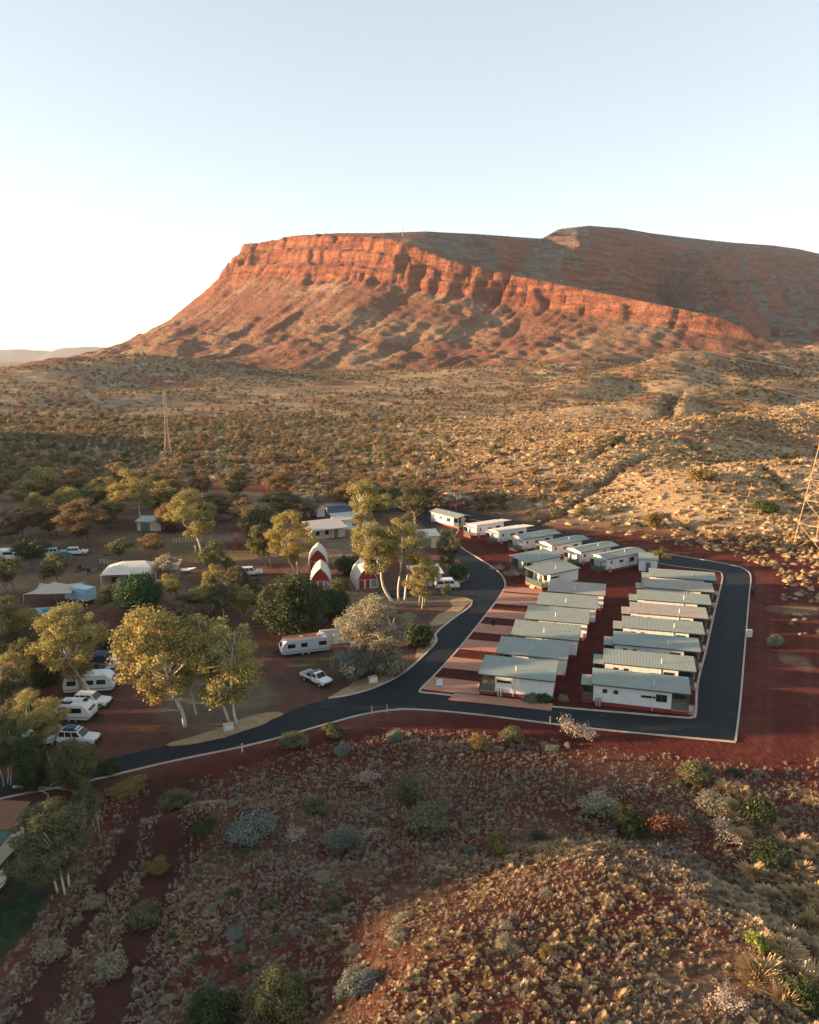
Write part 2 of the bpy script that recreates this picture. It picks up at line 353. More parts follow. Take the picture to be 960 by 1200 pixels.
def fast_mesh(name, V, F, mat, smooth=True):
    me = bpy.data.meshes.new(name); nf = len(F); k = F.shape[1]
    me.vertices.add(len(V)); me.vertices.foreach_set('co', V.astype(np.float32).ravel())
    me.loops.add(nf*k); me.loops.foreach_set('vertex_index', F.astype(np.int32).ravel())
    me.polygons.add(nf); me.polygons.foreach_set('loop_start', np.arange(0, nf*k, k, dtype=np.int32)); me.polygons.foreach_set('loop_total', np.full(nf, k, np.int32))
    if smooth: me.polygons.foreach_set('use_smooth', np.ones(nf, bool))
    me.materials.append(mat); me.update(calc_edges=True); return me

# ------------------------------------------------------------------ the land
LOOP = [gp(u, v) for u, v in ((862, 870), (868, 820), (873, 760), (878, 700), (880, 676), (860, 663), (823, 656), (760, 645.5), (690, 630), (620, 613.5), (560, 602), (505, 591))]
def paint_cover(X, Y):
    n = len(X); red = np.array([.085, .021, .015]); c = np.tile(red, (n, 1)); lit = np.zeros(n)
    sd = seg_sd(X, Y, SETTLE)
    big = fbm(X/60, Y/45, 41, 4)
    def blend(col_, k): nonlocal c; c = c*(1-k[:, None]) + np.array(col_)*k[:, None]
    out = sstep(2, 30, sd)
    # plains: straw over red earth, with bare red flats
    blend((.20, .115, .062), out*sstep(170, 320, Y)*.85)
    blend((.33, .24, .14), sstep(230, 420, Y)*sstep(-.35, .35, big)*.8)
    blend((.27, .205, .13), sstep(260, 480, Y)*sstep(160, -100, X)*.7)
    blend((.15, .048, .03), sstep(.28, .5, fbm(X/85, Y/38, 47, 3))*sstep(240, 330, Y)*.85)
    hl = sstep(5, 70, X+.1*(Y-240))*sstep(200, 225, Y+.2*X)
    blend((.44, .32, .18), hl*.9*(1-.55*sstep(430, 580, Y))); blend((.15, .05, .032), hl*sstep(.72, .86, ridged(X/80, Y/50, 53, 2))*.7)
    lit += out*sstep(30, 46, Y)*sstep(99, 88, Y)*.25 + out*sstep(180, 260, Y)*.9
    lit *= 1-.6*hl*sstep(520, 420, Y)
    for pts, wd, dp in CUTS: blend((.12, .04, .027), np.exp(-(seg_sd(X+1.5*fbm(X/9, Y/9, 33, 2), Y+1.5*fbm(X/9, Y/9, 35, 2), pts, False)/wd/1.1)**2)*.9)
    # foreground: darker red with sparse litter
    fg = sstep(100, 88, Y)*sstep(0, 6, sd); blend((.088, .024, .017), fg); blend((.16, .10, .065), fg*sstep(.0, .5, fbm(X/6, Y/6, 61, 3))*.45)
    # the yard left of the road: dry lawn, beaten earth, dirt tracks
    yard = sstep(2, -6, sd)*sstep(9, 0, X-.16*(Y-100))
    blend((.14, .07, .05), yard*.9)
    blend((.22, .165, .105), yard*sstep(-.35, .2, fbm(X/16, Y/10, 71, 3))*sstep(118, 140, Y)*.9)
    for u, v, ru, rv, cc, kk in ((150, 640, 90, 14, (.15, .115, .06), .8), (60, 680, 60, 8, (.22, .13, .07), .8), (250, 665, 60, 10, (.20, .10, .055), .6), (60, 662, 80, 9, (.10, .085, .07), .8),
                             (255, 645, 50, 9, (.12, .115, .05), .8), (258, 822, 62, 30, (.17, .135, .095), 1.0), (262, 812, 34, 17, (.10, .115, .055), .9), (370, 775, 26, 12, (.06, .075, .035), .6),
                             (510, 716, 40, 12, (.13, .085, .06), .9), (465, 775, 50, 14, (.13, .08, .055), .8), (120, 655, 60, 10, (.12, .09, .065), .7), (290, 690, 60, 8, (.12, .08, .06), .7), (360, 800, 40, 14, (.10, .062, .05), .8),
                             (20, 1080, 42, 46, (.016, .038, .02), 1.0), (10, 1020, 60, 26, (.025, .038, .022), .9), (60, 915, 90, 12, (.05, .05, .035), .7), (100, 760, 60, 10, (.05, .055, .03), .7), (300, 640, 60, 6, (.15, .05, .035), .8), (225, 595, 40, 6, (.17, .075, .045), .6)):
        x0, y0 = gp(u, v); x1 = gp(u+ru, v)[0]-x0; y1 = abs(gp(u, v-rv)[1]-y0)
        d = np.hypot((X-x0)/x1, (Y-y0)/y1) + .28*fbm(X/4, Y/4, 83, 3)
        blend(cc, sstep(1.25, .7, d)*kk)
    # dirt tracks in the lower left corner
    for pts, wd in (([(185, 925), (150, 985), (95, 1090), (30, 1200)], 1.6), ([(215, 925), (195, 1000), (165, 1090), (120, 1210)], 2.2), ([(85, 1030), (45, 1095), (-10, 1160)], .55)):
        L = [hit(u, v)[:2] for u, v in pts]; d = seg_sd(X, Y, L, False) + .6*fbm(X/3, Y/3, 91, 2)
        blend((.062, .027, .022) if wd > 1 else (.15, .06, .035), sstep(wd+.8, wd-.3, d)*.95); lit *= 1-sstep(wd+1, wd, d)
    for off in (2.2, 3.8, 9.0, 10.7):                         # wheel marks along the outside of the loop road
        d = np.abs(seg_sd(X, Y, LOOP, False)-off-.5*fbm(X/14, Y/14, 97, 2)); lit = lit
        marks = sstep(.55, .15, d)*sstep(30, 42, X)*.5 if off == 2.2 else np.maximum(marks, sstep(.55, .15, d)*sstep(30, 42, X)*.5)
    # graded red pad round the loop road
    pad = sstep(20, 4, sd)*sstep(20, 44, X-.25*(Y-90)); blend((.098, .024, .017), pad); lit *= 1-pad*.9; blend((.15, .055, .036), marks); blend((.13, .045, .03), pad*sstep(.1, .6, fbm(X/7, Y/7, 99, 3))*.6)
    blend((.22, .14, .085), sstep(1, .5, np.hypot((X-gp(940, 715)[0])/7, (Y-gp(940, 715)[1])/4)+.4*fbm(X/3, Y/3, 5, 3))*.8)
    blend((.22, .14, .085), sstep(1, .5, np.hypot((X-gp(932, 775)[0])/2.5, (Y-gp(932, 775)[1])/4)+.4*fbm(X/3, Y/3, 5, 3))*.8)
    return c, np.clip(lit, 0, 1)
rows = np.concatenate([np.arange(-60, 24, 6), np.arange(24, 110, .8), np.arange(110, 300, 1.6), 300*(14000/300)**np.linspace(0, 1, 290)])
nc = 460; tt = np.linspace(-1, 1, nc)
X = (tt[None, :]*(150+.72*np.maximum(rows, 0))[:, None]).ravel(); Y = np.repeat(rows, nc)
Z = H(X, Y)
me = fast_mesh('ground', np.c_[X, Y, Z], grid_faces(len(rows), nc), EARTH)
cv, lt = paint_cover(X, Y); attr(me, 'cover', cv, 'COLOR'); attr(me, 'litter', lt)
structure(link(bpy.data.objects.new('ground', me)))

# unseen ridge, its crest shaped zone by zone to shade foreground and camp
es = np.array([-math.cos(SUN_BACK), -math.sin(SUN_BACK)]); eq = np.array([es[1], -es[0]])
qs = np.linspace(-420, 760, 200); ss = np.linspace(150, 620, 60)
Q, S = np.meshgrid(qs, ss); crest = 46.5 + 2.6*fbm(Q/45, Q*0, 101, 3) + 3.2*sstep(57, 63, Q)*sstep(82, 74, Q) - 6.5*sstep(78, 92, Q) - 10*sstep(230, 320, Q) - 32*sstep(400, 500, Q) - 30*sstep(-250, -420, Q)
prof = np.exp(-((S-300)/75)**2); HZ = crest*prof*(1+.0*S) + 2.5*fbm(Q/30, S/30, 103, 3)*prof - 3*(1-prof)
XX = es[0]*S+eq[0]*Q; YY = es[1]*S+eq[1]*Q
me = fast_mesh('hill', np.c_[XX.ravel(), YY.ravel(), HZ.ravel()], grid_faces(*Q.shape), EARTH)
attr(me, 'cover', np.tile([.17, .10, .055], (Q.size, 1)), 'COLOR'); attr(me, 'litter', np.full(Q.size, .8))
structure(link(bpy.data.objects.new('hill', me)))

# the mesa: a rim line in plan, cliffs below it, talus below them, a second escarpment behind
def rimpt(u, v, D): return at_dist(u, v, D)
RIM = [rimpt(345, 283, 2900), rimpt(325, 286, 2300), rimpt(307, 290, 1980), rimpt(306, 285, 1800), rimpt(335, 276.5, 1720), rimpt(375, 273.5, 1640), rimpt(430, 276, 1580), rimpt(480, 284, 1520), rimpt(530, 305, 1470), rimpt(590, 320, 1410), rimpt(655, 333, 1350), rimpt(720, 346, 1290), rimpt(790, 360, 1235), rimpt(850, 374, 1190), rimpt(905, 398, 1160)]
CLIFF = [60, 66, 74, 80, 88, 92, 92, 80, 62, 48, 42, 36, 30, 24, 5]
RIM += [rimpt(960, 405, 1190), rimpt(1150, 406, 1300), rimpt(1500, 406, 1550)]; CLIFF += [3, 3, 3]
SKY2 = [rimpt(440, 273, 1640), rimpt(500, 271, 1680), rimpt(560, 274, 1800), rimpt(635, 279, 2000), rimpt(655, 268, 2100), rimpt(690, 264, 2180), rimpt(730, 267, 2300), rimpt(765, 273, 2420), rimpt(860, 284, 2700), rimpt(905, 287, 2800), rimpt(935, 291, 2880), rimpt(975, 300, 3000), rimpt(1150, 316, 3300), rimpt(1500, 330, 3600)]
RB = np.array([[p[0]/p[1], p[1], p[2]] for p in RIM[4:]]); SB = np.array([[p[0]/p[1], p[1], p[2]] for p in SKY2])
def mesa_h(x, y, zland):
    best = np.full(x.shape, 1e9); rz = np.zeros(x.shape); cl = np.zeros(x.shape); par = np.zeros(x.shape); sgn = np.ones(x.shape); acc = 0.0
    for i in range(len(RIM)-1):
        (ax, ay, az), (bx, by, bz) = RIM[i], RIM[i+1]; dx, dy = bx-ax, by-ay; L = math.hypot(dx, dy)
        t = np.clip(((x-ax)*dx+(y-ay)*dy)/L/L, 0, 1); d = np.hypot(x-ax-t*dx, y-ay-t*dy); k = d < best
        best = np.where(k, d, best); rz = np.where(k, az+(bz-az)*t, rz); cl = np.where(k, CLIFF[i]+(CLIFF[i+1]-CLIFF[i])*t, cl); par = np.where(k, acc+t*L, par)
        sgn = np.where(k, np.sign((x-ax)*dy-(y-ay)*dx), sgn); acc += L
    s = best*sgn                                            # > 0 outside the rim
    big = sstep(5, 60, cl)
    but = ridged(par/120, s/900, 201, 3); fine = fbm(par/20, s/60+par/90, 207, 3)
    wide = ridged(par/260+.3*fbm(x/200, y/200, 203, 2), s/1200, 205, 2)
    rug = fbm(x/16, y/16, 225, 3)
    s2 = s + big*(34*(but-.62)*sstep(-40, 20, s)*sstep(520, 60, s) + (48+40*sstep(.0, -.1, x/np.maximum(y, 1)))*(wide-.6)*sstep(-60, 30, s)*sstep(620, 100, s) + 10*fine*sstep(-25, 5, s)*sstep(200, 60, s) + 10*rug*sstep(-10, 8, s)*sstep(160, 80, s) + 22*ridged(par/31+1.3*fbm(par/120, par*0, 229, 2)+.25*rug, s/300, 227, 1)**6*sstep(.25, .75, vnoise(par/85, s/200, 230))*sstep(-14, 4, s)*sstep(120, 40, s))
    zb = zland-1.5; zt = rz-cl
    lft = sstep(.03, -.10, x/np.maximum(y, 1)); cw = (14+cl*.5)*(1+.45*lft)                                          # cliffs in three steps with ledges
    u = np.clip(s2/cw, 0, 1); u3 = u*3+.25*fbm(x/60, y/60, 209, 3)*sstep(0, .2, u)*sstep(1, .8, u)
    st = (np.floor(u3)+sstep(.4, 1.0, u3-np.floor(u3)))/3; st = .8*st+.2*u
    cliff = rz - cl*np.clip(st, 0, 1) + 2.6*fbm(x/9, y/9, 237, 2)*sstep(0, .15, u); cq = cliff/7.5+.4*fbm(x/70, y/70, 239, 2); cliff = cliff + 5.0*(sstep(.25, .8, cq-np.floor(cq))-(cq-np.floor(cq)))*sstep(0, .1, u)*sstep(10, 40, cl)
    W = (170+1.75*np.maximum(zt-22, 10))*(1.35-.35*sstep(-.30, -.17, x/np.maximum(y, 1)))
    v = np.clip((s2-cw)/W, 0, 1); g = (1-v)**(1.75+1.25*sstep(-.15, -.28, x/np.maximum(y, 1)))
    env = np.sin(np.pi*v)**.8
    gul = (ridged(par/135+.35*fbm(x/90, y/90, 211, 2), s/900, 213, 3)-.6)*np.clip((zt-zb)*.32, 0, 42)*env - 6*ridged(par/42+.3*fbm(x/60, y/60, 215, 2), s/900, 216, 2)**2*env*sstep(20, 70, zt-zb)
    knob = (6*fbm(x/42, y/42, 217, 4)+5*ridged(x/60, y/60, 219, 2))*env
    talus = zb + (zt-zb)*g + gul + knob + (3.2*fbm(x/13, y/13, 231, 2)-3.5*ridged(par/34+.3*fbm(x/40, y/40, 233, 2), s/500, 235, 2)**3)*env**.5
    h = np.where(s2 < cw, cliff, talus)
    # behind the rim: the top on the left, on the right a terraced slope that falls away from the sun
    b = x/np.maximum(y, 1); Dr = np.interp(b, RB[:, 0], RB[:, 1]); Zr = np.interp(b, RB[:, 0], RB[:, 2]); Ds = np.interp(b, SB[:, 0], SB[:, 1]); Zs = np.interp(b, SB[:, 0], SB[:, 2])
    Ds = np.where(b < RB[0, 0], 2600, Ds)
    t = np.clip((y-Dr)/(Ds-Dr), 0, 1); d2 = (b-.2)*1500
    gl = (ridged(d2/150+.25*fbm(x/200, y/200, 301, 2)+y/2600, y/2600, 303, 3)-.55)*115*np.sin(np.pi*t)*sstep(.02, .25, b)
    hb = Zr + (Zs-Zr)*t**(.95+.75*sstep(.05, .2, b)) + gl + 6*fbm(x/80, y/80, 307, 4)*np.sin(np.pi*t)
    hs = hb/24.0 + .25*fbm(x/160, y/160, 311, 2); ter = 24.0*(np.floor(hs)+sstep(.55, .97, hs-np.floor(hs))-hs)*sstep(0, .08, t)*sstep(1, .94, t)
    hb = hb + .95*ter*sstep(.0, .15, b)
    hb = np.where(y > Ds, Zs-.04*(y-Ds), hb)
    top = np.where(b < RB[0, 0], rz, hb)
    k = sstep(0, -14, s2)
    global RAVINE_SHADE; RAVINE_SHADE = sstep(.50, .30, ridged(d2/150+.25*fbm(x/200, y/200, 301, 2)+y/2600, y/2600, 303, 3))*np.sin(np.pi*t)*(s2 < 0)*sstep(.08, .25, b)
    return np.where(s2 <= 0, rz*(1-k)+top*k, h), s2, cw+W
xs = np.concatenate([np.linspace(-1500, -760, 50), np.arange(-756, 960, 4.2), np.linspace(965, 2600, 150)])
ys = np.concatenate([np.arange(860, 1150, 7), np.arange(1150, 1700, 3.4), np.arange(1700, 1900, 7), np.arange(1900, 3700, 14)])
GX, GY = np.meshgrid(xs, ys); gx, gy = GX.ravel(), GY.ravel(); zland = H(gx, gy)
mz, sm, reach = mesa_h(gx, gy, zland); mz = np.where(sm > reach, zland-3, mz)
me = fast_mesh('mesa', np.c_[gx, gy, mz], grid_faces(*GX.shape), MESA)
attr(me, 'back', sstep(-8, -60, sm)*sstep(-.02, .06, gx/gy)); attr(me, 'ravine_shade', RAVINE_SHADE)
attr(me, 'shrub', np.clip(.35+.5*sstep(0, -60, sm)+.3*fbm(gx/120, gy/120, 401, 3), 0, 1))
structure(link(bpy.data.objects.new('mesa', me)))

# blue hills on the horizon
FAR = paint('far_hills', (.16, .13, .11), .95, .15, .002)
for nm, D, pts in (('distant_hills', 9000, [(-400, 411), (-200, 409), (-60, 410), (30, 409.5), (62, 412), (70, 408), (100, 406), (150, 408), (260, 411), (420, 413), (1400, 414)]),):
    V, Fq = [], []; us = np.linspace(-400, 1400, 240); vv = np.interp(us, [p[0] for p in pts], [p[1] for p in pts])
    for u, v in zip(us, vv):
        x, y, z = at_dist(u, v, D); z += 10*float(fbm(u/9, 0, 5, 3))
        V += [(x, y-1400, -90), (x, y-500, -90+(z+90)*.35), (x, y, z), (x, y+1500, -100)]
    for i in range(len(us)-1):
        for j in range(3): Fq.append((4*i+j, 4*i+4+j, 4*i+5+j, 4*i+1+j))
    structure(mesh_obj(nm, V, Fq, FAR, smooth=True))
# ------------------------------------------------------------------ roads, kerbs, island, verges
def smooth_line(P, closed=False, n=6):
    P = [np.array(p, float) for p in P]; out = []; m = len(P)
    for i in range(m if closed else m-1):
        p0, p1, p2, p3 = (P[(i-1) % m] if closed or i > 0 else P[0]), P[i], P[(i+1) % m], (P[(i+2) % m] if closed or i+2 < m else P[-1])
        for t in np.linspace(0, 1, n, endpoint=False):
            out.append(.5*((2*p1)+(-p0+p2)*t+(2*p0-5*p1+4*p2-p3)*t*t+(-p0+3*p1-3*p2+p3)*t**3))
    if not closed: out.append(P[-1])
    return [tuple(p) for p in out]
def gpl(L): return [gp(u, v) for u, v in L]
def sheet(name, poly, z, mat, thick=0.0):
    n = len(poly); V = [(x, y, z) for x, y in poly]; A = sum(poly[i][0]*poly[(i+1) % n][1]-poly[(i+1) % n][0]*poly[i][1] for i in range(n))
    if A < 0: V = V[::-1]
    F = [tuple(range(n))]
    if thick:
        V += [(x, y, z-thick) for x, y, _ in V]; F += [(i+n, (i+1) % n+n, (i+1) % n, i) for i in range(n)]
    me = bpy.data.meshes.new(name); me.from_pydata(V, [], F); me.materials.append(mat)
    return structure(link(bpy.data.objects.new(name, me)))
def kerb(line, w=.24, h=.13, z0=0.0, closed=False):
    P = [np.array(p) for p in line]; n = len(P); V, F = [], []
    for i in range(n):
        a, b = P[(i-1) % n] if closed or i > 0 else P[0], P[(i+1) % n] if closed or i < n-1 else P[-1]
        d = (b-a)/(np.linalg.norm(b-a)+1e-9); nn = np.array([-d[1], d[0]])*w/2
        for k, z in ((-1, z0-.05), (-1, z0+h), (1, z0+h), (1, z0-.05)): V.append((*(P[i]+k*nn), z))
    for i in range(n if closed else n-1):
        j = (i+1) % n
        for k in range(3): F.append((i*4+k, j*4+k, j*4+k+1, i*4+k+1))
    return structure(mesh_obj('kerb', V, F, KERB))
OUT_A = [(-140, 975), (0, 937), (60, 925), (120, 912), (200, 893), (300, 872), (380, 850), (420, 839), (455, 833), (490, 832), (560, 838), (700, 855), (862, 870)]
OUT_B = [(862, 870), (868, 820), (873, 760), (878, 700), (880, 676), (874, 668), (860, 663), (823, 656), (760, 645.5), (690, 630), (620, 613.5), (560, 602), (505, 591), (470, 585)]
LEFT = [(440, 592), (478, 602), (492, 612), (508, 628), (520, 641), (533, 653), (546, 665), (551, 673), (546, 681), (530, 685), (500, 689), (440, 694), (440, 702), (500, 698), (540, 699), (553, 703), (550, 711), (528, 727), (511, 742), (511, 752), (492, 772), (470, 790), (440, 805), (410, 814), (385, 818), (358, 827), (331, 838), (300, 852), (255, 866), (200, 873), (150, 884), (105, 895), (50, 905), (0, 914), (-140, 945)]
oa, ob, lf = smooth_line(gpl(OUT_A)), smooth_line(gpl(OUT_B)), smooth_line(gpl(LEFT))
sheet('road', oa + ob[1:] + lf, 0.012, ASPHALT)
kerb(oa); kerb(ob[:49])
ISL = [(493, 808.5), (497, 812), (513, 813.5), (580, 821), (646, 828.5), (740, 836.5), (802, 841.5), (811, 841), (815.5, 836), (818, 800), (828, 760), (838, 715), (846, 682), (846, 674), (840, 670), (800, 665), (770, 660), (700, 644), (640, 629), (580, 615), (552, 609), (546, 612), (534, 628), (540, 641), (562, 655), (584, 670), (592, 683), (589, 694), (575, 714), (540, 758), (515, 786)]
isl = smooth_line(gpl(ISL), True, 4)
PADM = earth('red_pad_earth', False, (.085, .021, .015))
sheet('dirt_island', isl, .10, PADM, .12); kerb(isl, .3, .13, 0.0, True)
verge_kerb = smooth_line(gpl([(385, 818.5), (410, 814.5), (440, 805.5), (470, 790.5), (492, 772.5), (511, 752.5), (511, 742.5), (528, 727.5), (550, 711.5), (553, 703.5)])); kerb(verge_kerb, .35, .10)
def sandmat():
    m, n, b = newmat('pale_sand'); g = N(n, 'ShaderNodeNewGeometry'); P = g.outputs['Position']
    c = mixc(n, ramp(n, noise(n, .8, 5, P, .65), .35, .7), (.36, .25, .13), (.27, .16, .085)); c = mixc(n, math_(n, 'MULTIPLY', ramp(n, noise(n, 4, 3, P), .5, .75), .5), c, (.44, .33, .18))
    n.links.new(c, b.inputs['Base Color']); b.inputs['Roughness'].default_value = .95; bumpn(n, b, noise(n, 2.5, 4, P), .6, .15); return m
SAND = sandmat()
def ragged(L, amp=.5, seed=0):
    P = smooth_line(gpl(L), True, 7); return [(x+amp*float(fbm(x*.8, y*.8, seed, 3)), y+amp*float(fbm(x*.8+40, y*.8, seed, 3))) for x, y in P]
for i, L in enumerate(([(195, 872), (210, 874), (255, 866), (300, 852), (331, 838), (322, 834), (296, 838), (262, 852), (225, 863)],
                       [(386, 817), (410, 813), (440, 804), (462, 792), (455, 786), (435, 792), (410, 803)],
                       [(504, 733), (524, 729), (546, 711), (552, 704), (543, 700), (528, 704), (530, 712), (512, 722)],
                       [(488, 772), (500, 763), (510, 752), (506, 746), (497, 752), (488, 762)],
                       [(528, 685), (542, 682), (549, 675), (545, 671), (536, 676)])):
    sheet('sand_verge', ragged(L, .35, i), .020+.001*i, SAND)

DRIVE = paint('red_concrete', (.40, .19, .125), .85, .18, .6, dirt=.3)
def isect(p, d, poly):
    best = 60.0
    for i in range(len(poly)):
        (ax, ay), (bx, by) = poly[i], poly[(i+1) % len(poly)]; ex, ey = bx-ax, by-ay; den = d[0]*ey-d[1]*ex
        if abs(den) < 1e-9: continue
        t = ((ax-p[0])*ey-(ay-p[1])*ex)/den; s = ((ax-p[0])*d[1]-(ay-p[1])*d[0])/den
        if t > .2 and 0 <= s <= 1: best = min(best, t)
    return best
def driveway(p, a, y0, y1, sgn):                            # strip from a cabin's end out to the kerb
    al = (math.cos(a)*sgn, math.sin(a)*sgn); ac = (-math.sin(a), math.cos(a)); Q = []
    for y in (y0, y1):
        q = (p[0]+ac[0]*y, p[1]+ac[1]*y); t = min(isect(q, al, isl)-.12, 14); Q.append((q, (q[0]+al[0]*t, q[1]+al[1]*t)))
    sheet('driveway', [Q[0][0], Q[0][1], Q[1][1], Q[1][0]], .135, DRIVE, .1)

# ------------------------------------------------------------------ cabins
def window(root, y, x0, x1, z0, z1, panes=1, face=-1):
    """framed window on a long wall; each pane is a piece of its own"""
    f = MB(); t = .06; ya, yb = (y-.05, y+.01) if face < 0 else (y-.01, y+.05)
    f.box(x0, x1, ya, yb, z0, z0+t); f.box(x0, x1, ya, yb, z1-t, z1); f.box(x0, x0+t, ya, yb, z0+t, z1-t); f.box(x1-t, x1, ya, yb, z0+t, z1-t)
    for k in range(1, panes): xm = x0+(x1-x0)*k/panes; f.box(xm-t, xm+t, ya, yb, z0+t, z1-t)
    fo = f.build('window', DGREEN, root)
    for k in range(panes):
        a, b = x0+(x1-x0)*k/panes+t, x0+(x1-x0)*(k+1)/panes-t
        MB().box(a, b, y-.025 if face < 0 else y, y if face < 0 else y+.025, z0+t, z1-t).build('pane', GLASS, fo)
def railing(root, x0, x1, y0, y1, z, skip=()):
    m = MB(); E = {'front': ((x0, y0), (x1, y0)), 'back': ((x0, y1), (x1, y1)), 'left': ((x0, y0), (x0, y1)), 'right': ((x1, y0), (x1, y1))}
    for k, ((ax, ay), (bx, by)) in E.items():
        if k in skip: continue
        L = math.hypot(bx-ax, by-ay); n = max(2, int(L/.16))
        m.tube([(ax, ay, z+1.0), (bx, by, z+1.0)], .035, k=4); m.tube([(ax, ay, z+.12), (bx, by, z+.12)], .025, k=4)
        for i in range(n+1): x, y = ax+(bx-ax)*i/n, ay+(by-ay)*i/n; m.box(x-.035, x+.035, y-.035, y+.035, z+.1, z+1.0)
    m.build('railing', GREENP, root)
def mono_roof(root, x0, x1, W, ze, rise, mat, th=.09):
    y = W/2; r = MB().prism_x([(-y, ze), (y, ze+rise), (y, ze+rise+th), (-y, ze+th)], x0, x1).build('roof', mat, root)
    lo = -1 if rise > 0 else 1; zg = ze+min(0, rise); MB().box(x0, x1, min(lo*y, lo*(y+.11)), max(lo*y, lo*(y+.11)), zg-.06, zg+.05).build('gutter', DGREEN, r)
    return r
def gable_roof(root, x0, x1, W, ze, rise, mat, name='roof', oh=.35, th=.09):
    y = W/2; prof = [(-y, ze), (0, ze+rise), (y, ze), (y, ze+th), (0, ze+rise+th), (-y, ze+th)]
    r = MB().prism_x(prof, x0, x1).build(name, mat, root)
    MB().prism_x([(-.16, ze+rise+th-.02), (.16, ze+rise+th-.02), (.03, ze+rise+th+.035), (-.03, ze+rise+th+.035)], x0-.01, x1+.01).build('ridge_cap', mat, r)
    for s in (-1, 1): MB().box(x0, x1, min(s*y, s*(y+.11)), max(s*y, s*(y+.11)), ze-.06, ze+.05).build('gutter', DGREEN, r)
    return r
def cabin(kind, roof, label, group):
    t = thing('cabin', label, 'cabin', group=group)
    L, W, rise = {'long': (12.5, 4.5, .42), 'wide': (10.4, 5.6, .5), 'upper': (12.0, 4.9, .48), 'back': (11.5, 4.6, -.45)}[kind]
    ze, zf = 3.05 + (.3 if kind == 'back' else 0), .55; wy = W/2-.38; gab = kind == 'upper'
    ver = 2.3
    if kind == 'wide': bx0, bx1, vx0, vx1 = -L/2+ver, L/2-.3, -L/2+.1, -L/2+ver
    else: bx0, bx1, vx0, vx1 = -L/2+.3, L/2-ver, L/2-ver, L/2-.1
    MB().box(bx0+.06, bx1-.06, -wy+.06, wy-.06, 0, zf).build('plinth', PLINTH, t)
    zs = ze+rise*(1-wy/(W/2)) if gab else ze+rise*(.5-wy/W)
    zk = zs if gab else ze+rise*(.5+wy/W)
    wl = MB().prism_x([(-wy, zf), (wy, zf), (wy, zs-.01), (0, ze+rise-.01), (-wy, zs-.01)] if gab else [(-wy, zf), (wy, zf), (wy, zk-.01), (-wy, zs-.01)], bx0, bx1).build('wall', WHITE, t)
    st = MB()
    for k in range(1, int((bx1-bx0)/1.2)): x = bx0+1.2*k; st.box(x-.012, x+.012, -wy-.012, -wy+.01, zf, zs-.03)
    st.build('panel_joint', STEEL, wl)
    (gable_roof if gab else mono_roof)(t, -L/2, L/2, W, ze, rise, roof)
    # verandah
    MB().box(vx0, vx1, -wy, wy, zf-.15, zf-.005).build('deck', TIMBER, t)
    MB().box(vx0+.05, vx1-.05, -wy+.05, wy-.05, 0, zf-.15).build('deck_skirt', PLINTH, t)
    xo = vx0+.08 if kind == 'wide' else vx1-.08
    for y in (-wy+.06, 0, wy-.06): MB().box(xo-.05, xo+.05, y-.05, y+.05, zf-.005, (zs-.06 if y else ze+rise-.05) if gab else ze+rise*(.5+y/W)-.02).build('post', DGREEN, t)
    railing(t, vx0+.08, vx1-.08, -wy+.06, wy-.06, zf, ('right',) if kind == 'wide' else ('left',))
    MB().box(vx0+.5, vx1-.3, wy-.13, wy-.08, zf, ze-.2).build('screen', DGREEN, t)
    xd = bx0 if kind == 'wide' else bx1; s = -1 if kind == 'wide' else 1
    d = MB().box(min(xd, xd+s*.04), max(xd, xd+s*.04), -.2, .7, zf, 2.6).build('door', DGREEN, t); MB().box(min(xd+s*.03, xd+s*.08), max(xd+s*.03, xd+s*.08), -.12, -.08, 1.5, 1.65).build('handle', STEEL, d)
    MB().box(min(xd, xd+s*.03), max(xd, xd+s*.03), -1.7, -.5, 1.3, 2.4).build('end_window', GLASS, t)
    # long wall openings
    if kind == 'wide':
        window(t, -wy, bx0+.25, bx0+2.2, 1.95, 2.3, 1); px = bx0+2.5
    elif kind == 'long':
        for xx in (bx0+1.2, bx0+2.6): window(t, -wy, xx, xx+.6, 1.85, 2.4, 2)
        window(t, -wy, bx0+6.1, bx0+7.9, 1.8, 2.12, 1); window(t, -wy, bx1-1.95, bx1-.55, 1.45, 2.45, 2); px = bx1-2.35
    else:
        window(t, -wy, bx1-2.6, bx1-1.2, 1.4, 2.4, 2); window(t, -wy, bx0+3.6, bx0+4.9, 1.7, 2.2, 1); px = bx1-3.2
        window(t, -wy, bx0+1.0, bx0+1.5, 1.8, 2.4, 1)
    MB().tube([(px, -wy-.07, .1), (px, -wy-.07, zs-.02), (px, -wy-.35, ze-.05)], .045, k=6).build('downpipe', WHITE, t)
    MB().tube([(px+.15, -W*.2, ze+rise*.5), (px+.15, -W*.2, ze+rise*.5+.75)], .06, k=8).build('vent_pipe', WHITE, t)
    MB().box(bx0+.8, bx0+1.7, wy+.02, wy+.4, .75, 1.4).build('air_conditioner', WHITE, t)
    xs_ = vx0 if kind == 'wide' else vx1; sg = -1 if kind == 'wide' else 1
    for q, (dd, zz) in enumerate(((.0, .36), (.3, .18))): MB().box(min(xs_+sg*dd, xs_+sg*(dd+.3)), max(xs_+sg*dd, xs_+sg*(dd+.3)), -.7, .5, 0, zz).build('step', CONC, t)
    for q in (0, .38): MB().tube([(bx0+.5+q, -wy-.22, .02), (bx0+.5+q, -wy-.22, 1.0), (bx0+.5+q, -wy-.22, 1.15)], .16, .13, 8).build('gas_bottle', STEEL, t)
    MB().box(bx1-.15-.5, bx1-.15, wy+.01, wy+.45, .3, 2.0).build('water_heater', WHITE, t)
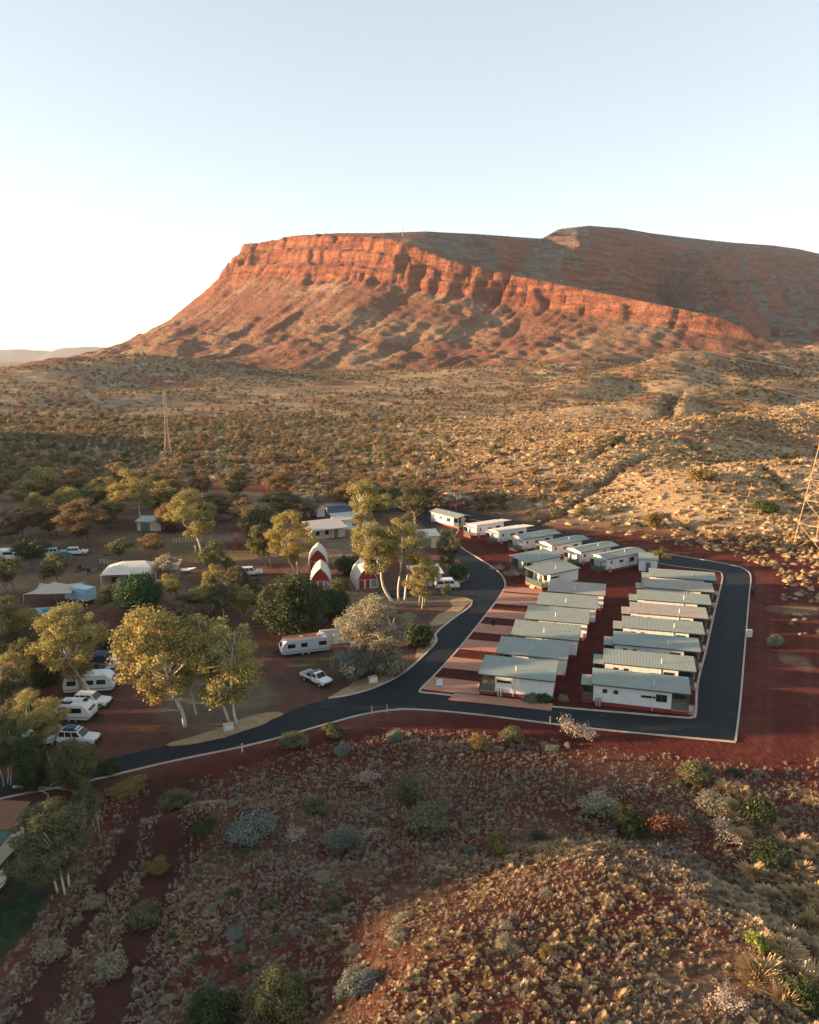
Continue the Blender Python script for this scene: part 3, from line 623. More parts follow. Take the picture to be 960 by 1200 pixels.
    if kind != 'wide':                                      # lower porch at the back end
        px0, px1, pz = -L/2-1.35, -L/2+.25, 2.55
        rf = MB().prism_x([(-wy*.82, pz), (wy*.82, pz+.18), (wy*.82, pz+.25), (-wy*.82, pz+.07)], px0, px1-.02).build('porch_roof', roof, t)
        MB().box(px0+.1, px1-.0, -wy*.75, wy*.75, 0, zf-.1).build('porch_deck', PLINTH, t)
        for y in (-wy*.75, wy*.75): MB().box(px0+.1, px0+.2, y-.05, y+.05, zf-.1, pz+.02).build('post', DGREEN, t)
        railing(t, px0+.15, px1-.1, -wy*.75, wy*.75, zf-.1, ('right',))
        MB().box(px0+.3, px1-.3, wy*.75-.1, wy*.75-.05, zf-.1, pz).build('screen', DGREEN, t)
    else:
        window(t, wy, bx1-3.4, bx1-2.0, 1.4, 2.4, 2, 1)
    return t, L, W
_proto = {}
def put_cabin(kind, roof, p, deg, label, group, z=.10):
    key = (kind, roof.name)
    if key in _proto: t, L, W = _proto[key]; t = copy_tree(t)
    else: t, L, W = cabin(kind, roof, label, group); _proto[key] = (t, L, W)
    t['label'] = label; t['group'] = group; a = R(deg)
    t.location = (p[0]+math.cos(a)*L/2-math.sin(a)*W/2, p[1]+math.sin(a)*L/2+math.cos(a)*W/2, z); t.rotation_euler = (0, 0, a)
    return t
ORD = ['first', 'second', 'third', 'fourth', 'fifth', 'sixth', 'seventh', 'eighth']
for k in range(8):
    p = (24.1+3.3*k, 95.1+7.2*k); beige = k in (4, 6)
    put_cabin('long', ROOF_B if beige else ROOF_G, p, -15, f'long white cabin with {"beige" if beige else "green"} roof, {ORD[k]} from the bottom road beside the straight outer road', 'cabins beside the straight outer road')
    a = R(-15); e = (p[0]+12.45*math.cos(a), p[1]+12.45*math.sin(a)); driveway(e, a, .6, 3.6, 1)
for k in range(6):
    p = (9.4+3.2*k, 98.5+7.45*k)
    put_cabin('wide', ROOF_B if k == 5 else ROOF_G, p, -15, f'wide white cabin with {"beige" if k == 5 else "green"} roof, {ORD[k]} from the bottom road in the curved road row', 'cabins in the row behind the curved road')
    driveway((p[0]+.2, p[1]), R(-15), -.3 if k else -.4, 4.1, -1)
driveway((26.0, 144.6), R(-15), -1.0, 2.4, -1); driveway((26.4, 139.8), R(-15), -.2, 2.6, -1)
a = R(-15); p = (9.4, 98.5); ac = (-math.sin(a), math.cos(a)); al = (math.cos(a), math.sin(a))
sheet('driveway', [(p[0]+al[0]*s+ac[0]*t, p[1]+al[1]*s+ac[1]*t) for s, t in ((-3.6, -2.55), (10.2, -2.3), (10.2, -.15), (-3.0, -.15))], .135, DRIVE, .1)
put_cabin('wide', ROOF_G, (26.3, 145.7), 33, 'wide white cabin turned towards the road bend, nearer the row of wide cabins', 'cabins at the road bend')
put_cabin('wide', ROOF_G, (24.4, 155.1), 33, 'wide white cabin turned towards the road bend, nearer the gravel garden', 'cabins at the road bend')
UP = [((42.3, 158.2), ROOF_G, 'first'), ((37.8, 163.8), ROOF_G, 'second'), ((32.5, 169.9), ROOF_G, 'third'), ((26.9, 176.0), ROOF_G, 'fourth')]
for p, rm, o in UP:
    put_cabin('upper', rm, p, 32.5, f'slanted white cabin with green roof, {o} from the small shed in the top row', 'cabins in the top row')
for p, o in (((22.0, 183.4), 'nearer the green slanted cabins'), ((17.0, 190.0), 'nearer the long end cabin')):
    put_cabin('back', ROOF_W, p, 32.5, f'pale roofed cream cabin in the top row, {o}', 'pale roofed cabins in the top row')
t = put_cabin('upper', ROOF_G, (5.5, 209.4), -52, 'long white cabin with green roof lying crosswise at the end of the top row', 'cabins in the top row')
# small shed at the head of the straight row
x, y = gp(759, 668); t = thing('garden_shed', 'small white shed with green roof behind the cabin row by the road bend', 'shed', (x, y, .10), R(-15))
MB().box(-1.9, 1.9, -1.5, 1.5, 0, 2.6).build('wall', WHITE, t); r = MB().prism_x([(-1.8, 2.55), (1.8, 3.3), (1.8, 3.4), (-1.8, 2.65)], -2.1, 2.1).build('roof', ROOF_G, t)
MB().box(-.5, .5, -1.54, -1.5, 0, 2.0).build('door', GREENP, t)

# ------------------------------------------------------------------ other buildings
CREAM = paint('cream_wall', (.55, .46, .35), .75, .12, .8, dirt=.3); REDW = paint('red_gable', (.30, .03, .03), .6, .15, 1); BLUEW = paint('blue_panel', (.16, .24, .32), .5, .15, 1)
STONE = paint('brown_stone_wall', (.22, .16, .12), .9, .35, 2.5); TEAL = paint('teal_canvas', (.05, .13, .15), .8, .2, 2); NAVY = paint('navy_canvas', (.018, .03, .06), .8, .25, 2); CANVAS = paint('cream_canvas', (.46, .38, .30), .85, .08, 1)
LBLUE = paint('light_blue_paint', (.30, .45, .52), .45, .1, 1.5); TERRA = paint('terracotta', (.30, .14, .09), .9, .3, 1.2); SHINY = paint('white_arch_sheeting', (.60, .55, .47), .55, .12, 1.2)
def hut(u, v, deg, wd, ht, ln, label, front=True):
    x, y = gp(u, v); t = thing('arched_hut', label, 'hut', (x, y, 0), R(deg), 'red fronted arched huts')
    def arch(s, hh):
        ww = wd*s; zz = [hh*q for q in (0, .25, .45, .62, .76, .88)]
        L_ = [(-ww/2*(1-(z/hh)**2.7), z) for z in zz]; return L_+[(0, hh)]+[(-x_, z) for x_, z in L_[::-1]]
    A, B = arch(1, ht), arch(.94, ht-.14); n = len(A); m = MB()
    V = [(p[0], yy, p[1]) for yy in (0, ln) for p in A] + [(p[0], yy, p[1]) for yy in (0, ln) for p in B]; F = []
    for i in range(n-1): F += [(i, i+1, n+i+1, n+i), (2*n+i+1, 2*n+i, 3*n+i, 3*n+i+1), (i+1, i, 2*n+i, 2*n+i+1), (n+i, n+i+1, 3*n+i+1, 3*n+i)]
    m.add(V, F); sh = m.build('arched_roof', SHINY, t)
    for k in range(1, int(ln)):
        rb = MB(); C = arch(1.012, ht+.05); rb.add([(p[0], k-.05, p[1]) for p in C]+[(p[0], k+.05, p[1]) for p in C], [(i, i+1, n+i+1, n+i) for i in range(n-1)]); rb.build('rib', SHINY, sh)
    for yy, mm in ((.14, REDW), (ln-.3, CREAM)):
        g = [p for p in B if p[1] > ht*.42]; g = [(g[0][0], ht*.42)]+g+[(g[-1][0], ht*.42)]
        MB().prism_y(g, yy, yy+.1).build('gable', mm, t)
        MB().box(-wd*.44, wd*.44, yy+.02, yy+.1, 0, ht*.42).build('end_wall', mm if yy > 1 else WHITE, t)
    MB().box(-wd*.38, -wd*.16, .10, .14, .05, ht*.40).build('door', REDW, t); MB().box(-wd*.08, wd*.1, .10, .14, .05, ht*.40).build('door', REDW, t); MB().box(wd*.18, wd*.4, .10, .14, .25, ht*.40).build('window', BLUEW, t)
hut(376, 692, 6, 4.4, 4.6, 7.0, 'white arched hut with red gable, in front of its twin behind the dark tree')
hut(373, 668, 6, 4.4, 4.6, 7.0, 'white arched hut directly behind another arched hut')
hut(431, 690, 14, 4.5, 4.5, 7.5, 'white arched hut with red gable standing alone beside the tall gums')
def shed(u, v, deg, L, W, hw, rise, wallm, roofm, name, label, cat, gable=True, openings=(), porch=0):
    x, y = gp(u, v); t = thing(name, label, cat, (x, y, 0), R(deg))
    wl = MB().prism_x([(0, 0), (W, 0), (W, hw), (W/2, hw+rise), (0, hw)] if gable else [(0, 0), (W, 0), (W, hw+rise), (0, hw)], 0, L).build('wall', wallm, t)
    if gable: MB().prism_x([(-.4, hw-.08), (W/2, hw+rise+.03), (W+.4, hw-.08), (W+.4, hw+.02), (W/2, hw+rise+.13), (-.4, hw+.02)], -.4, L+.4).build('roof', roofm, t)
    else: MB().prism_x([(-.4-porch, hw-.05), (W+.4, hw+rise+.03), (W+.4, hw+rise+.13), (-.4-porch, hw+.05)], -.4, L+.4).build('roof', roofm, t)
    for k, x0, x1, z0, z1 in openings: MB().box(x0, x1, -.05, .0, z0, z1).build(k, GLASS if k == 'window' else GREENP, t)
    if porch:
        for xx in (0.1, L/2, L-.1): MB().box(xx-.06, xx+.06, -porch, -porch+.12, 0, hw-.06).build('post', DGREEN, t)
    return t
shed(161, 622, -3, 6.4, 4, 2.6, .5, CREAM, ROOF_GREY, 'storage_shed', 'grey roofed storage shed at the foot of a white gum', 'shed', False, (('door', 1, 3.5, .0, 2.2),))
shed(366, 633, 28, 9, 6, 2.8, .7, CREAM, ROOF_GREY, 'lodge', 'low cream lodge with grey roof nearest the arched huts', 'building', False, (('window', 1, 2, 1, 2.1), ('window', 3.5, 4.5, 1, 2.1), ('door', 6, 7, 0, 2.1)), 1.6)
shed(397, 622, 26, 9, 6, 2.8, .6, WHITE, ROOF_GREY, 'lodge', 'low white lodge with grey roof behind the cream lodge', 'building', False, (('window', .6, 1.8, 1, 2.1), ('window', 4, 5, 1, 2.1), ('door', 6, 7, 0, 2.1)), 0)
t = shed(384, 604, 14, 7, 2.6, 2.7, .05, BLUEW, BLUEW, 'shipping_container', 'blue grey shipping container behind the lodges', 'container', False)
for k in range(14): MB().box(.2+k*.48, .4+k*.48, -.05, 0, .15, 2.5).build('rib', BLUEW, t)
shed(372, 606, 20, 2.2, 2.4, 2.3, .3, WHITE, ROOF_W, 'pump_shed', 'tiny white shed beside the blue container', 'shed', False)
shed(484, 688, 12, 6, 4.5, 2.6, .5, WHITE, ROOF_W, 'workshop', 'white workshop with pale roof hidden behind a slender gum by the van', 'building', False, (('door', 1, 3.2, 0, 2.2), ('window', 4, 5.2, 1, 2)))
shed(491, 643, 14, 5, 4, 3, .6, CREAM, ROOF_W, 'storage_shed', 'pale roofed shed beside the upper road behind gums', 'shed', False, (('door', 1, 3, 0, 2.4),))
# reception house with hipped roof
x, y = gp(118, 690); t = thing('reception_house', 'house with white hipped roof and brown stone wing beside the green tree', 'house', (x, y, 0), R(8))
MB().box(.8, 10.2, .8, 7.2, 0, 2.8).build('wall', STONE, t); MB().box(10.2, 14.5, 1.6, 7.2, 0, 3.1).build('stone_wing', STONE, t)
MB().add([(0, 0, 2.75), (11, 0, 2.75), (11, 8, 2.75), (0, 8, 2.75), (4, 4, 4.5), (8, 4, 4.5)], [(0, 1, 5, 4), (1, 2, 5), (2, 3, 4, 5), (3, 0, 4), (3, 2, 1, 0)]).build('roof', ROOF_W, t)
MB().prism_x([(1.2, 3.05), (7.6, 3.5), (7.6, 3.6), (1.2, 3.15)], 10.2, 14.9).build('wing_roof', ROOF_GREY, t)
for xx in (2, 5): MB().box(xx, xx+1.3, .74, .8, 1, 2.1).build('window', GLASS, t)
MB().box(7.4, 8.4, .74, .8, 0, 2.1).build('door', GREENP, t); MB().box(11.6, 13, 1.54, 1.6, 1.1, 2.2).build('window', GLASS, t)
for xx in (.2, 5.5, 10.8): MB().box(xx-.07, xx+.07, .1, .24, 0, 2.74).build('post', WHITE, t)
# bottom left building
x, y = gp(-84, 1022); t = thing('park_building', 'brown and dark green roofed building at the lawn edge under the big gum', 'building', (x, y, 0), R(-4))
MB().box(0, 6.2, 0, 5, 0, 2.6).build('wall', CREAM, t); MB().prism_x([(-.5, 2.5), (2.4, 2.75), (2.4, 2.85), (-.5, 2.6)], -.4, 6.8).build('verandah_roof', ROOF_DG, t); MB().prism_x([(2.4, 2.86), (6, 3.5), (6, 3.6), (2.4, 2.96)], -.4, 6.6).build('roof', ROOF_BR, t)
MB().box(4.6, 5.3, -.04, 0, 1, 1.9).build('window', GLASS, t); MB().box(5.7, 6.1, .6, 1.0, 2.72, 3.05).build('roof_vent', BLACK, t)
# shade sail and pool
x, y = gp(66, 706)
t = thing('shade_sail', 'cream peaked shade sail over the pool', 'shade sail', (x, y, 0), R(4))
n = 16; V, Fq = [], []
for i in range(n+1):
    for j in range(n+1):
        a, b = i/n*2-1, j/n*2-1; px = a*4.3*(1-.16*(1-b*b)); py = b*3.6*(1-.16*(1-a*a))
        V.append((px, py, 2.6+1.5*max(0, 1-math.hypot(a, b))**1.1+.25*abs(a*b)))
for i in range(n):
    for j in range(n): k = i*(n+1)+j; Fq.append((k, k+n+1, k+n+2, k+1))
so_ = mesh_obj('sail', V, Fq, CANVAS, t, True)
md = so_.modifiers.new('thick', 'SOLIDIFY'); md.thickness = .03
for a in (-1, 1):
    for b in (-1, 1): MB().tube([(a*4.5, b*3.8, 0), (a*4.28, b*3.58, 2.9)], .06, k=6).build('pole', STEEL, t)
MB().tube([(0, 0, 0), (0, 0, 4.08)], .07, k=6).build('pole', STEEL, t)
m_, n_, b_ = newmat('pool_water'); b_.inputs['Base Color'].default_value = (.03, .30, .36, 1); b_.inputs['Roughness'].default_value = .08; bumpn(n_, b_, noise(n_, 2.5, 2), .15, .05); POOLM = m_
x, y = gp(58, 717); t = thing('swimming_pool', 'small turquoise swimming pool beside the shade sail', 'pool', (x, y, 0), R(12))
MB().box(-3.4, 3.4, -2.0, 2.0, -.2, .06).build('water', POOLM, t)
for bx in ((-3.9, 3.9, -2.5, -2.0), (-3.9, 3.9, 2.0, 2.5), (-3.9, -3.4, -2.0, 2.0), (3.4, 3.9, -2.0, 2.0)): MB().box(*bx, -.1, .13).build('coping', CONC, t)

# ------------------------------------------------------------------ vehicles (x forward, origin under the middle)
def wheels(t, xs_, yw, r=.38, wd=.26):
    for x in xs_:
        for s in (-1, 1):
            w_ = MB().cyl_y(x, r, r, s*yw-wd/2, s*yw+wd/2).build('wheel', BLACK, t); MB().cyl_y(x, r, r*.58, s*(yw+.01)-wd/2, s*(yw+.01)+wd/2, 10).build('rim', STEEL, w_)
def glasshouse(t, b, tp, z0, z1, pm, sides=((.06, .46), (.54, .94)), front=True, rear=True):
    m = MB().frustum(b, tp, z0, z1); m.build('cabin', pm, t, .05)
    c0 = [(b[0], b[2], z0), (b[1], b[2], z0), (b[1], b[3], z0), (b[0], b[3], z0)]; c1 = [(tp[0], tp[2], z1), (tp[1], tp[2], z1), (tp[1], tp[3], z1), (tp[0], tp[3], z1)]
    for i in (0, 2):
        q = [c0[i], c0[i+1 if i < 3 else 0], c1[i+1], c1[i]]
        for u0, u1 in sides: MB().panel(q, u0, u1, .14, .88).build('window', GLASS, t)
    if front: MB().panel([c0[1], c0[2], c1[2], c1[1]], .06, .94, .08, .92).build('windscreen', GLASS, t)
    if rear: MB().panel([c0[3], c0[0], c1[0], c1[3]], .08, .92, .2, .88).build('rear_window', GLASS, t)
def lights(t, xf, xr, y, z):
    for s in (-1, 1):
        MB().box(xf-.02, xf+.03, s*y-.17, s*y+.17, z-.09, z+.09).build('headlight', STEEL, t); MB().box(xr-.03, xr+.02, s*y-.1, s*y+.1, z-.1, z+.12).build('tail_light', REDW, t)
def wagon(label, loc, rz, pm=CARW, roofgear=False, group=None):
    t = thing('four_wheel_drive', label, 'car', (*loc, 0), rz, group)
    MB().prism_y([(-2.3, .5), (-2.35, .95), (-2.25, 1.12), (.85, 1.15), (2.1, 1.05), (2.35, .9), (2.38, .5), (1.9, .42), (-1.9, .42)], -.92, .92).build('body', pm, t, .07)
    glasshouse(t, (-2.2, .95, -.88, .88), (-2.0, .25, -.72, .72), 1.12, 1.85, pm, ((.04, .28), (.32, .58), (.62, .9)))
    MB().box(2.3, 2.48, -.85, .85, .42, .72).build('bull_bar', BLACK, t); wheels(t, (-1.4, 1.45), .82); lights(t, 2.36, -2.33, .68, .85)
    if roofgear: MB().box(-1.7, .1, -.65, .65, 1.9, 1.96).build('roof_rack', BLACK, t); MB().box(-1.5, -.3, -.55, .5, 1.96, 2.2).build('roof_bag', TEAL, t); MB().box(-.2, .05, -.5, .5, 1.96, 2.1).build('roof_box', WHITE, t)
    return t
def ute(label, loc, rz, canopy=None, group=None):
    t = thing('utility_truck', label, 'ute', (*loc, 0), rz, group)
    MB().prism_y([(-.15, .5), (-.15, 1.12), (1.1, 1.14), (2.3, 1.05), (2.55, .9), (2.58, .5)], -.92, .92).build('body', CARW, t, .07)
    glasshouse(t, (-.1, 1.25, -.86, .86), (.1, .62, -.72, .72), 1.1, 1.75, CARW, ((.12, .5), (.55, .85)))
    tr = MB().box(-2.6, -.2, -.95, .95, .72, .84).build('tray', STEEL, t)
    for bx in ((-2.6, -.2, -.95, -.9), (-2.6, -.2, .9, .95), (-2.6, -2.55, -.9, .9)): MB().box(*bx, .84, 1.1).build('tray_side', CARW, tr)
    MB().box(-.28, -.2, -.9, .9, .84, 1.8).build('headboard', STEEL, t)
    MB().box(-1.4, -.4, -.7, .6, .84, 1.25).build('tool_box', BLACK, t); MB().box(2.5, 2.68, -.85, .85, .42, .8).build('bull_bar', BLACK, t)
    wheels(t, (-1.6, 1.6), .8); lights(t, 2.57, -2.6, .68, .88)
    if canopy: MB().frustum((-3.4, .1, -1.5, 1.5), (-2.8, -.3, -1.1, 1.1), 1.3, 2.3).build('tent', canopy, t, .05)
    return t
def caravan(label, loc, rz, L=6.2, pm=CARAV, group=None, h=2.75, roofm=None, solar=False):
    t = thing('caravan', label, 'caravan', (*loc, 0), rz, group); x0, x1 = -L/2, L/2
    prof = [(x0, .55), (x0-.05, 1.5), (x0+.22, h-.25), (x0+.5, h), (x1-.95, h), (x1-.35, h-.55), (x1+.05, 1.45), (x1, .75), (x1-.4, .5), (x0+.4, .5)]
    MB().prism_y(prof, -1.2, 1.2).build('body', pm, t, .06)
    for s in (-1, 1):
        for a, b in ((x0+.5, x0+1.7), (-.3, .7), (x1-2.2, x1-1.0)): MB().box(a, b, min(s*1.2, s*1.225), max(s*1.2, s*1.225), 1.45, 2.1).build('window', GLASS, t)
        MB().box(x0+.1, x1-.1, min(s*1.2, s*1.215), max(s*1.2, s*1.215), .78, .92).build('stripe', BLUEW, t)
    MB().box(-1.3, -.65, -1.23, -1.2, .6, 2.3).build('door', STEEL, t)
    q = [(x1-.02, -1.2, 1.47), (x1-.02, 1.2, 1.47), (x1-.37, 1.2, h-.57), (x1-.37, -1.2, h-.57)]; MB().panel(q, .15, .85, .15, .8, .06).build('front_window', GLASS, t)
    MB().box(.2, .7, -.3, .25, h, h+.12).build('roof_hatch', WHITE, t); MB().box(x0+1, x0+1.7, -.35, .35, h, h+.22).build('air_conditioner', WHITE, t)
    if solar: MB().box(-1.6, -.2, -.95, -.1, h+.02, h+.06).build('solar_panel', GLASS, t); MB().box(.9, 1.5, .0, .9, h+.02, h+.06).build('solar_panel', GLASS, t)
    MB().add([], []).tube([(x1-.2, -.6, .55), (x1+1.35, 0, .5)], .05, k=4).tube([(x1-.2, .6, .55), (x1+1.35, 0, .5)], .05, k=4).build('drawbar', BLACK, t)
    MB().box(x1+.25, x1+.6, -.25, .25, .55, .95).build('gas_bottle_box', BLACK, t); wheels(t, (-.45, .45), 1.05, .33, .2)
    return t
SILV = paint('silver_blue_paint', (.50, .55, .58), .4, .06, 1.5)
cg = 'white vehicles parked under the gums'
caravan('large white caravan with dark stripes parked behind white gum trunks', gp(107, 810), R(8), 6.6, group='caravans')
wagon('white four wheel drive parked between the two white caravans', gp(109, 827), R(-6), group=cg)
caravan('white caravan with solar panels and dark hatches on its roof', gp(90, 843), R(-3), 4.6, solar=True, group='caravans', h=2.5)
wagon('white four wheel drive with loaded roof rack parked alone near the road', gp(93, 871), R(-4), roofgear=True, group=cg)
caravan('white caravan half hidden by a leafy gum near the road', gp(52, 872), R(48), 4.6, group='caravans', h=2.4)
ute('white utility with dark blue tent over its tray beside golden gum', gp(131, 783), R(-12), NAVY, 'utility trucks')
ute('white flat tray utility parked on red dirt by the bushes', gp(371, 800), R(-42), None, 'utility trucks')
t = caravan('long silver blue caravan with brownish roof beneath the dark tree', gp(357, 765), R(198), 7.6, SILV, 'caravans', 2.7)
x, y = gp(357, 765); a = R(18)
MB().box(-2.6, 3.3, -1.05, 1.05, 2.7, 2.74).build('roof_rust', TERRA, t)
t = thing('caravan_annexe', 'pale canvas annexe beside the silver blue caravan', 'tent', (*gp(392, 752), 0), R(20)); MB().frustum((-2.6, 2.6, -1.2, 1.2), (-2.4, 2.4, -.3, .3), 0, 2.2).build('canvas', CANVAS, t); MB().box(-.4, .4, -1.16, -1.0, 0, 1.7).build('flap', WHITE, t)
t = wagon('white four wheel drive wagon towing on the dry lawn by a sand heap', gp(295, 674), R(14), group='vehicles on the lawn')
t = thing('boat_trailer', 'low white flat trailer hitched behind the wagon on the lawn', 'trailer', (*gp(281, 680), 0), R(14)); MB().box(-2, 2, -.9, .9, .6, .78).build('deck', CARAV, t); MB().box(-1.9, -1.2, -.8, .8, .78, 1.5).build('tool_box', WHITE, t); wheels(t, (-.3,), .95, .33, .2); MB().tube([(2, 0, .6), (3, 0, .55)], .05, k=4).build('drawbar', BLACK, t)
t = thing('camper_trailer', 'small white boxy trailer beside the sand heap', 'trailer', (*gp(260, 690), 0), R(10)); MB().box(-1.1, 1.1, -.8, .8, .5, .85).build('tray', CARAV, t); MB().frustum((-.7, .7, -.7, .7), (-.5, .5, -.6, .6), .85, 1.9).build('box', WHITE, t, .05); wheels(t, (0,), .85, .32, .2); MB().tube([(1.1, 0, .55), (2.2, 0, .5)], .05, k=4).build('drawbar', BLACK, t)
def van(label, loc, rz):
    t = thing('van', label, 'van', (*loc, 0), rz); MB().prism_y([(-2.4, .45), (-2.45, 1.9), (-2.25, 2.15), (1.1, 2.15), (1.9, 1.25), (2.4, 1.05), (2.45, .45)], -.92, .92).build('body', CARW, t, .08)
    q = [(1.88, -.92, 1.28), (1.88, .92, 1.28), (1.13, .92, 2.1), (1.13, -.92, 2.1)]; MB().panel(q, .06, .94, .05, .95, .02).build('windscreen', GLASS, t)
    for s in (-1, 1):
        for a_, b_ in ((-2.1, -.9), (-.75, .25), (.4, 1.2)): MB().box(a_, b_, min(s*.92, s*.935), max(s*.92, s*.935), 1.3, 1.85).build('window', GLASS, t)
    wheels(t, (-1.4, 1.5), .82, .34); lights(t, 2.42, -2.43, .7, .85); return t
van('white van parked by the round green bush at the road', gp(524, 690), R(8))
wagon('white four wheel drive beside the teal tent on the far lawn', gp(91, 650), R(12), group='vehicles on the lawn')
wagon('pale blue wagon behind the teal tent by the hedge', gp(66, 651), R(15), LBLUE, group='vehicles on the lawn')
x, y = gp(76, 656); t = thing('dome_tent', 'teal dome tent pitched between two parked cars', 'tent', (x, y, 0), R(10)); MB().frustum((-1.9, 1.9, -1.3, 1.3), (-1.0, 1.0, -.6, .6), 0, 1.9).build('canvas', TEAL, t, .35); MB().box(-.4, .4, -1.2, -.95, .05, 1.1).build('flap', DGREEN, t)
caravan('white caravan with green annexe at the far lawn edge', gp(8, 656), R(4), 5.6, group='caravans', h=2.5)
x, y = gp(95, 706); t = thing('box_truck', 'light blue box truck parked beside the shade sail', 'truck', (x, y, 0), R(155))
MB().box(-2.9, 1.3, -1.15, 1.15, .9, 3.2).build('cargo_box', LBLUE, t, .04); MB().prism_y([(1.4, .6), (1.4, 2.3), (2.5, 2.3), (2.9, 1.5), (2.95, .6)], -1.05, 1.05).build('cab', CARW, t, .06); MB().panel([(2.88, -1.05, 1.52), (2.88, 1.05, 1.52), (2.52, 1.05, 2.28), (2.52, -1.05, 2.28)], .06, .94, .08, .92, .03).build('windscreen', GLASS, t)
MB().box(-2.0, -.2, -1.17, -1.15, 1.5, 2.5).build('red_panel', TERRA, t); MB().box(-2.9, 2.2, -.45, .45, .55, .9).build('chassis', BLACK, t); wheels(t, (-1.8, 2.1), .95, .45, .3)
caravan('white caravan at the edge of the green lawn', gp(-30, 1062), R(80), 5.2, group='caravans', h=2.5)
# quad bike, sand heap, playground boat, logs
x, y = gp(268, 699); t = thing('quad_bike', 'black quad bike near the sand heap', 'quad bike', (x, y, 0), R(-30)); MB().box(-.8, .8, -.35, .35, .35, .75).build('body', BLACK, t, .08); MB().box(-.6, .2, -.2, .2, .75, .95).build('seat', BLACK, t, .05); MB().tube([(.45, -.4, 1.1), (.5, 0, 1.15), (.45, .4, 1.1)], .03, k=5).build('handlebar', STEEL, t); wheels(t, (-.6, .6), .5, .3, .25)
x, y = gp(283, 692); V, Fq = [], []
for i in range(9):
    for j in range(20):
        r_ = i/8; q = j/20*2*math.pi; V.append((x+2.5*r_*math.cos(q)*(1+.15*math.sin(3*q)), y+2.2*r_*math.sin(q), 1.25*(1-r_**1.3)+.12*float(fbm(r_*3*math.cos(q), r_*3*math.sin(q), 8, 3))*(1-r_)-.03*r_))
for i in range(8):
    for j in range(20): Fq.append((i*20+j, (i+1)*20+j, (i+1)*20+(j+1) % 20, i*20+(j+1) % 20))
tag(mesh_obj('sand_heap', V, Fq, SAND, smooth=True), 'heap of yellow sand on the lawn behind the dark tree', 'sand heap')
x, y = gp(212, 672); t = thing('old_boat', 'white open boat hull displayed on the lawn among timber posts', 'boat', (x, y, 0), R(12))
MB().add([(-3, -.2, .9), (-2.2, -1, .85), (1.5, -1.1, .85), (3.3, 0, 1.15), (1.5, 1.1, .85), (-2.2, 1, .85), (-3, .2, .9), (-2.4, 0, .15), (2.2, 0, .15), (-2.1, -.8, .7), (1.4, -.9, .7), (2.7, 0, .9), (1.4, .9, .7), (-2.1, .8, .7)],
         [(0, 7, 1), (1, 7, 8, 2), (2, 8, 3), (3, 8, 4), (4, 8, 7, 5), (5, 7, 6), (6, 7, 0), (1, 2, 10, 9), (2, 3, 11, 10), (3, 4, 12, 11), (4, 5, 13, 12), (5, 6, 0, 1, 9, 13), (9, 10, 11, 12, 13)]).build('hull', CARAV, t)
MB().box(-.3, .1, -.8, .8, .7, .78).build('bench', TIMBER, t); MB().box(-.6, .6, -.5, .5, -.02, .2).build('cradle', TIMBER, t)
for k in range(7):
    x, y = gp(200+6.5*k, 664-2*(k % 3)); o = tag(MB().tube([(0, 0, -.1), (.05*random.uniform(-1, 1), 0, 1.9+.4*random.random())], .14, .11, 7).build('timber_post', TIMBER), 'upright timber post in the cluster around the old boat', 'post', 'timber posts round the old boat'); o.location = (x, y, 0)
MB2 = tag(MB().tube([(-2.5, 0, .3), (0, .1, .32), (2.6, -.1, .3)], .3, .22, 9).build('garden_log', TIMBER), 'pale fallen log lying in the garden behind golden gums', 'log'); MB2.location = (*gp(205, 722), 0)
# camp chairs and table on the lawn
CH = [(90, 671, REDW), (95, 669, NAVY), (100, 668, REDW), (105, 672, BLACK), (111, 671, TERRA), (117, 669, BLACK)]
for i, (u, v, mm) in enumerate(CH):
    x, y = gp(u, v); t = thing('camp_chair', 'folding camp chair in the ring on the far lawn', 'chair', (x, y, 0), R(60*i), 'camp chairs on the far lawn')
    MB().box(-.35, .35, -.35, .35, .42, .5).build('seat', mm, t); MB().box(-.35, .35, .33, .4, .5, 1.15).build('backrest', mm, t)
    for a in (-.3, .3):
        for b in (-.3, .3): MB().box(a-.03, a+.03, b-.03, b+.03, 0, .42).build('leg', BLACK, t)
t = thing('camp_table', 'small white folding table beside the blue tent utility', 'table', (*gp(129, 787), 0), R(10)); MB().box(-.6, .6, -.35, .35, .70, .74).build('tabletop', WHITE, t)
for a in (-.5, .5):
    for b in (-.28, .28): MB().box(a-.025, a+.025, b-.025, b+.025, 0, .70).build('leg', STEEL, t)
t = thing('camp_chair', 'tan folding camp chair beside the white folding table', 'chair', (*gp(121, 785), 0), R(70), 'camp chairs'); MB().box(-.3, .3, -.3, .3, .40, .46).build('seat', CANVAS, t); MB().box(-.3, .3, .28, .34, .46, 1.0).build('backrest', CANVAS, t)
for a in (-.26, .26):
    for b in (-.26, .26): MB().box(a-.025, a+.025, b-.025, b+.025, 0, .40).build('leg', BLACK, t)
